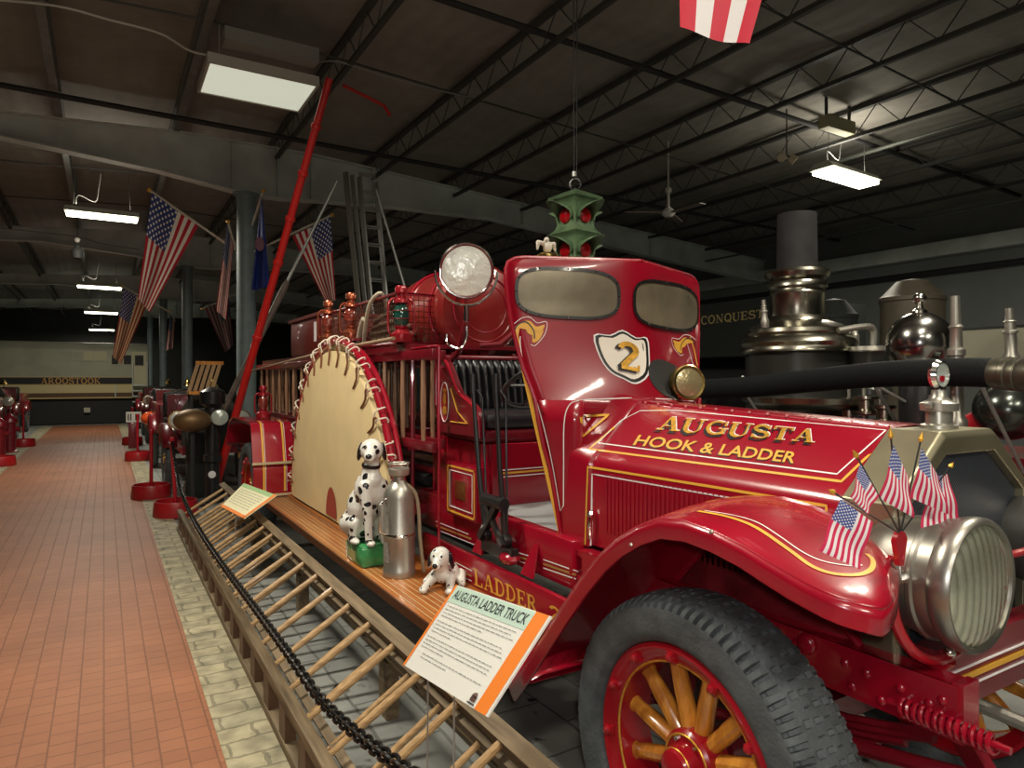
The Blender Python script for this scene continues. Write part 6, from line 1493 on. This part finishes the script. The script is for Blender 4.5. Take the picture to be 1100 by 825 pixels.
e0['label'] = 'dark antique fire engine just left of the grey column, with brass lamp and bell'; e0['group'] = 'antique engines lining the walkway'
MB().bx(1.26, 1.60, 10.19, 10.27, .0, .02).build('x', BLK) if False else None
eg = 'antique engines lining the walkway'
for loc, rz, lab in (((1.42, 15.6, 0), 0, 'antique fire engine on the right of the walkway, second behind the grey column'), ((1.45, 21.4, 0), 0, 'antique fire engine on the right of the walkway, nearest the locomotive'), ((-2.55, 15.8, 0), 0, 'antique fire engine at the left photo edge behind the yellow coat'), ((-2.5, 21.6, 0), 0, 'antique fire engine on the left of the walkway, nearest the locomotive'), ((-4.6, 14.0, 0), .1, 'antique fire engine farthest out at the left photo edge')):
    o = copy_tree(e0, loc, (0, 0, rz)); o['label'] = lab; o['group'] = eg
# black standpipe with white roundel, beside the stay pole
t = thing('black_standpipe', (1.18, 9.38, 0), 'black upright pump column with a white round dial under the grey column', 'pump')
MB().lathe([(0, 0), (.14, 0), (.14, .03), (.09, .06), (.08, .5), (.11, .52), (.11, .60), (.09, .62), (.09, 1.2), (.15, 1.25), (.15, 1.40), (.05, 1.46), (0, 1.46)], (1.18, 9.38, 0), n=24).build('column', BLK, t)
MB().lathe([(.045, 0), (.045, .02), (0, .022)], (1.165, 9.30, .36), (-.1, -1, 0), 16).build('dial', WHT, t); MB().lathe([(.10, 0), (.10, .06), (.085, .07), (0, .075)], (1.25, 9.26, 1.08), (-.15, -1, 0), 20).build('round_lamp', mat('white_green_lens', (.55, .62, .55), .2, .3, .8), t)
t = thing('copper_bowl_lamp', (.93, 9.2, 0), 'large brownish brass bowl lamp on a dark stand, under the column', 'lamp')
MB().ball((.93, 9.2, 1.05), .19, 22, sc_=(1.15, 1, .75)).build('bowl', mat('old_copper', (.22, .13, .06), .5, .6), t); MB().tube([(.93, 9.2, 0), (.93, 9.2, .95)], .03, 8).lathe([(0, 0), (.15, 0), (.15, .03), (0, .04)], (.93, 9.2, 0), n=16).build('stand', BLKM, t)
t = thing('red_round_lamp', (.78, 15.0, 0), 'glossy orange-red round lamp on a post among the right-hand engines', 'lamp')
MB().ball((.78, 15.0, .80), .18, 20, sc_=(1, 1, .75)).build('bowl', mat('orange_red_gloss', (.60, .08, .02), .25, 0, .8), t); MB().tube([(.78, 15.0, 0), (.78, 15.0, .75)], .025, 8).build('post', RED2, t)
dx, dy = -.50, -.22
t = thing('wooden_chair', (1.55+dx, 9.9+dy, 0), 'slatted wooden chair standing high on a black box behind the brass bowl lamp', 'chair')
MB().bx(1.45+dx, 1.85+dx, 10.0+dy, 10.35+dy, 1.36, 1.40).build('seat', SPK, t)
for k in range(5): MB().beam((1.48+dx+.07*k, 10.30+dy, 1.40), (1.60+dx+.07*k, 10.40+dy, 1.78), .045, .012, up=(0, 1, 0)).build('slat', wood_mat('pale_brown_slat', (.30, .16, .06), (.45, .28, .12), .5) if k == 0 else bpy.data.materials['pale_brown_slat'], t)
MB().beam((1.57+dx, 10.40+dy, 1.78), (1.92+dx, 10.40+dy, 1.78), .02, .05).build('top_rail', SPK, t)
for xx in (1.48, 1.82):
    for yy in (10.03, 10.32): MB().bx(xx-.015+dx, xx+.015+dx, yy-.015+dy, yy+.015+dy, 1.16, 1.36).build('leg', BLKM, t)
tag(MB().bx(1.44+dx, 1.88+dx, 9.98+dy, 10.38+dy, 0, 1.16, bev=.02).build('black_box', DK), 'plain black upright box carrying the slatted wooden chair', 'box')
# hanging sign plate, white card and box on the right-hand stanchions
t = thing('numbered_card', (.52, 17.5, 0), 'small white lettered card on a red box at the end of the walkway, right side', 'card')
MB().bx(.42, .72, 17.5, 17.55, 1.05-.45, .83).build('card', mat('white_notice', (.7, .68, .6), .6), t); g = MB()
for k, xx in enumerate((.45, .50, .60, .66)): g = MB().bx(xx, xx+.025, 17.49, 17.5, .64, .79).build('black_bar', INK, t)
MB().bx(.47, .67, 17.52, 17.7, 0, .60, bev=.01).build('red_box', RED2, t)
# yellow coat on a stand, left edge
t = thing('turnout_coat', (-1.86, 14.1, 0), 'yellow-green firefighter coat on a stand at the left edge of the photo', 'coat')
YG = mat('yellow_green_cloth', (.38, .42, .04), .8, var=.25, vscale=8)
blob('coat', [('c', (-1.86, 14.1, .50), (-1.86, 14.1, 1.10), .20, .22), ('b', (-1.86, 14.1, 1.22), .2, (1.1, .7, .7)), ('c', (-2.06, 14.1, 1.22), (-2.12, 14.05, .78), .085, .07), ('c', (-1.66, 14.1, 1.22), (-1.60, 14.05, .78), .085, .07)], YG, t, .02, 3)
MB().tube([(-1.86, 14.1, 0), (-1.86, 14.1, 1.4)], .02, 8).ball((-1.86, 14.1, 1.45), .1, 14).lathe([(0, 0), (.2, 0), (.2, .03), (0, .04)], (-1.86, 14.1, .01), n=16).build('stand', BLKM, t)
MB().bx(-2.08, -1.64, 13.86, 13.88, .80, .86).build('reflective_band', mat('silver_band', (.6, .6, .5), .4), t)
# red hydrants and cans on the left
hg_ = 'red hydrants on the left of the walkway'
def hydrant(x_, y_, lab):
    t = thing('hydrant', (x_, y_, .0), lab, 'hydrant', hg_)
    MB().lathe([(0, 0), (.16, 0), (.16, .04), (.11, .06), (.11, .62), (.14, .64), (.14, .68), (.11, .74), (.06, .80), (.03, .82), (.03, .86), (0, .86)], (x_, y_, 0), n=22).build('barrel', RED2, t)
    for s in (-1, 1): MB().lathe([(0, 0), (.05, 0), (.06, .08), (.03, .09), (0, .10)], (x_+.10*s, y_, .5), (s, 0, 0), 12).build('outlet', RED2, t)
hydrant(-1.75, 16.4, 'red hydrant on the left nearest the yellow coat'); hydrant(-1.72, 17.9, 'red hydrant on the left, behind the nearest one');
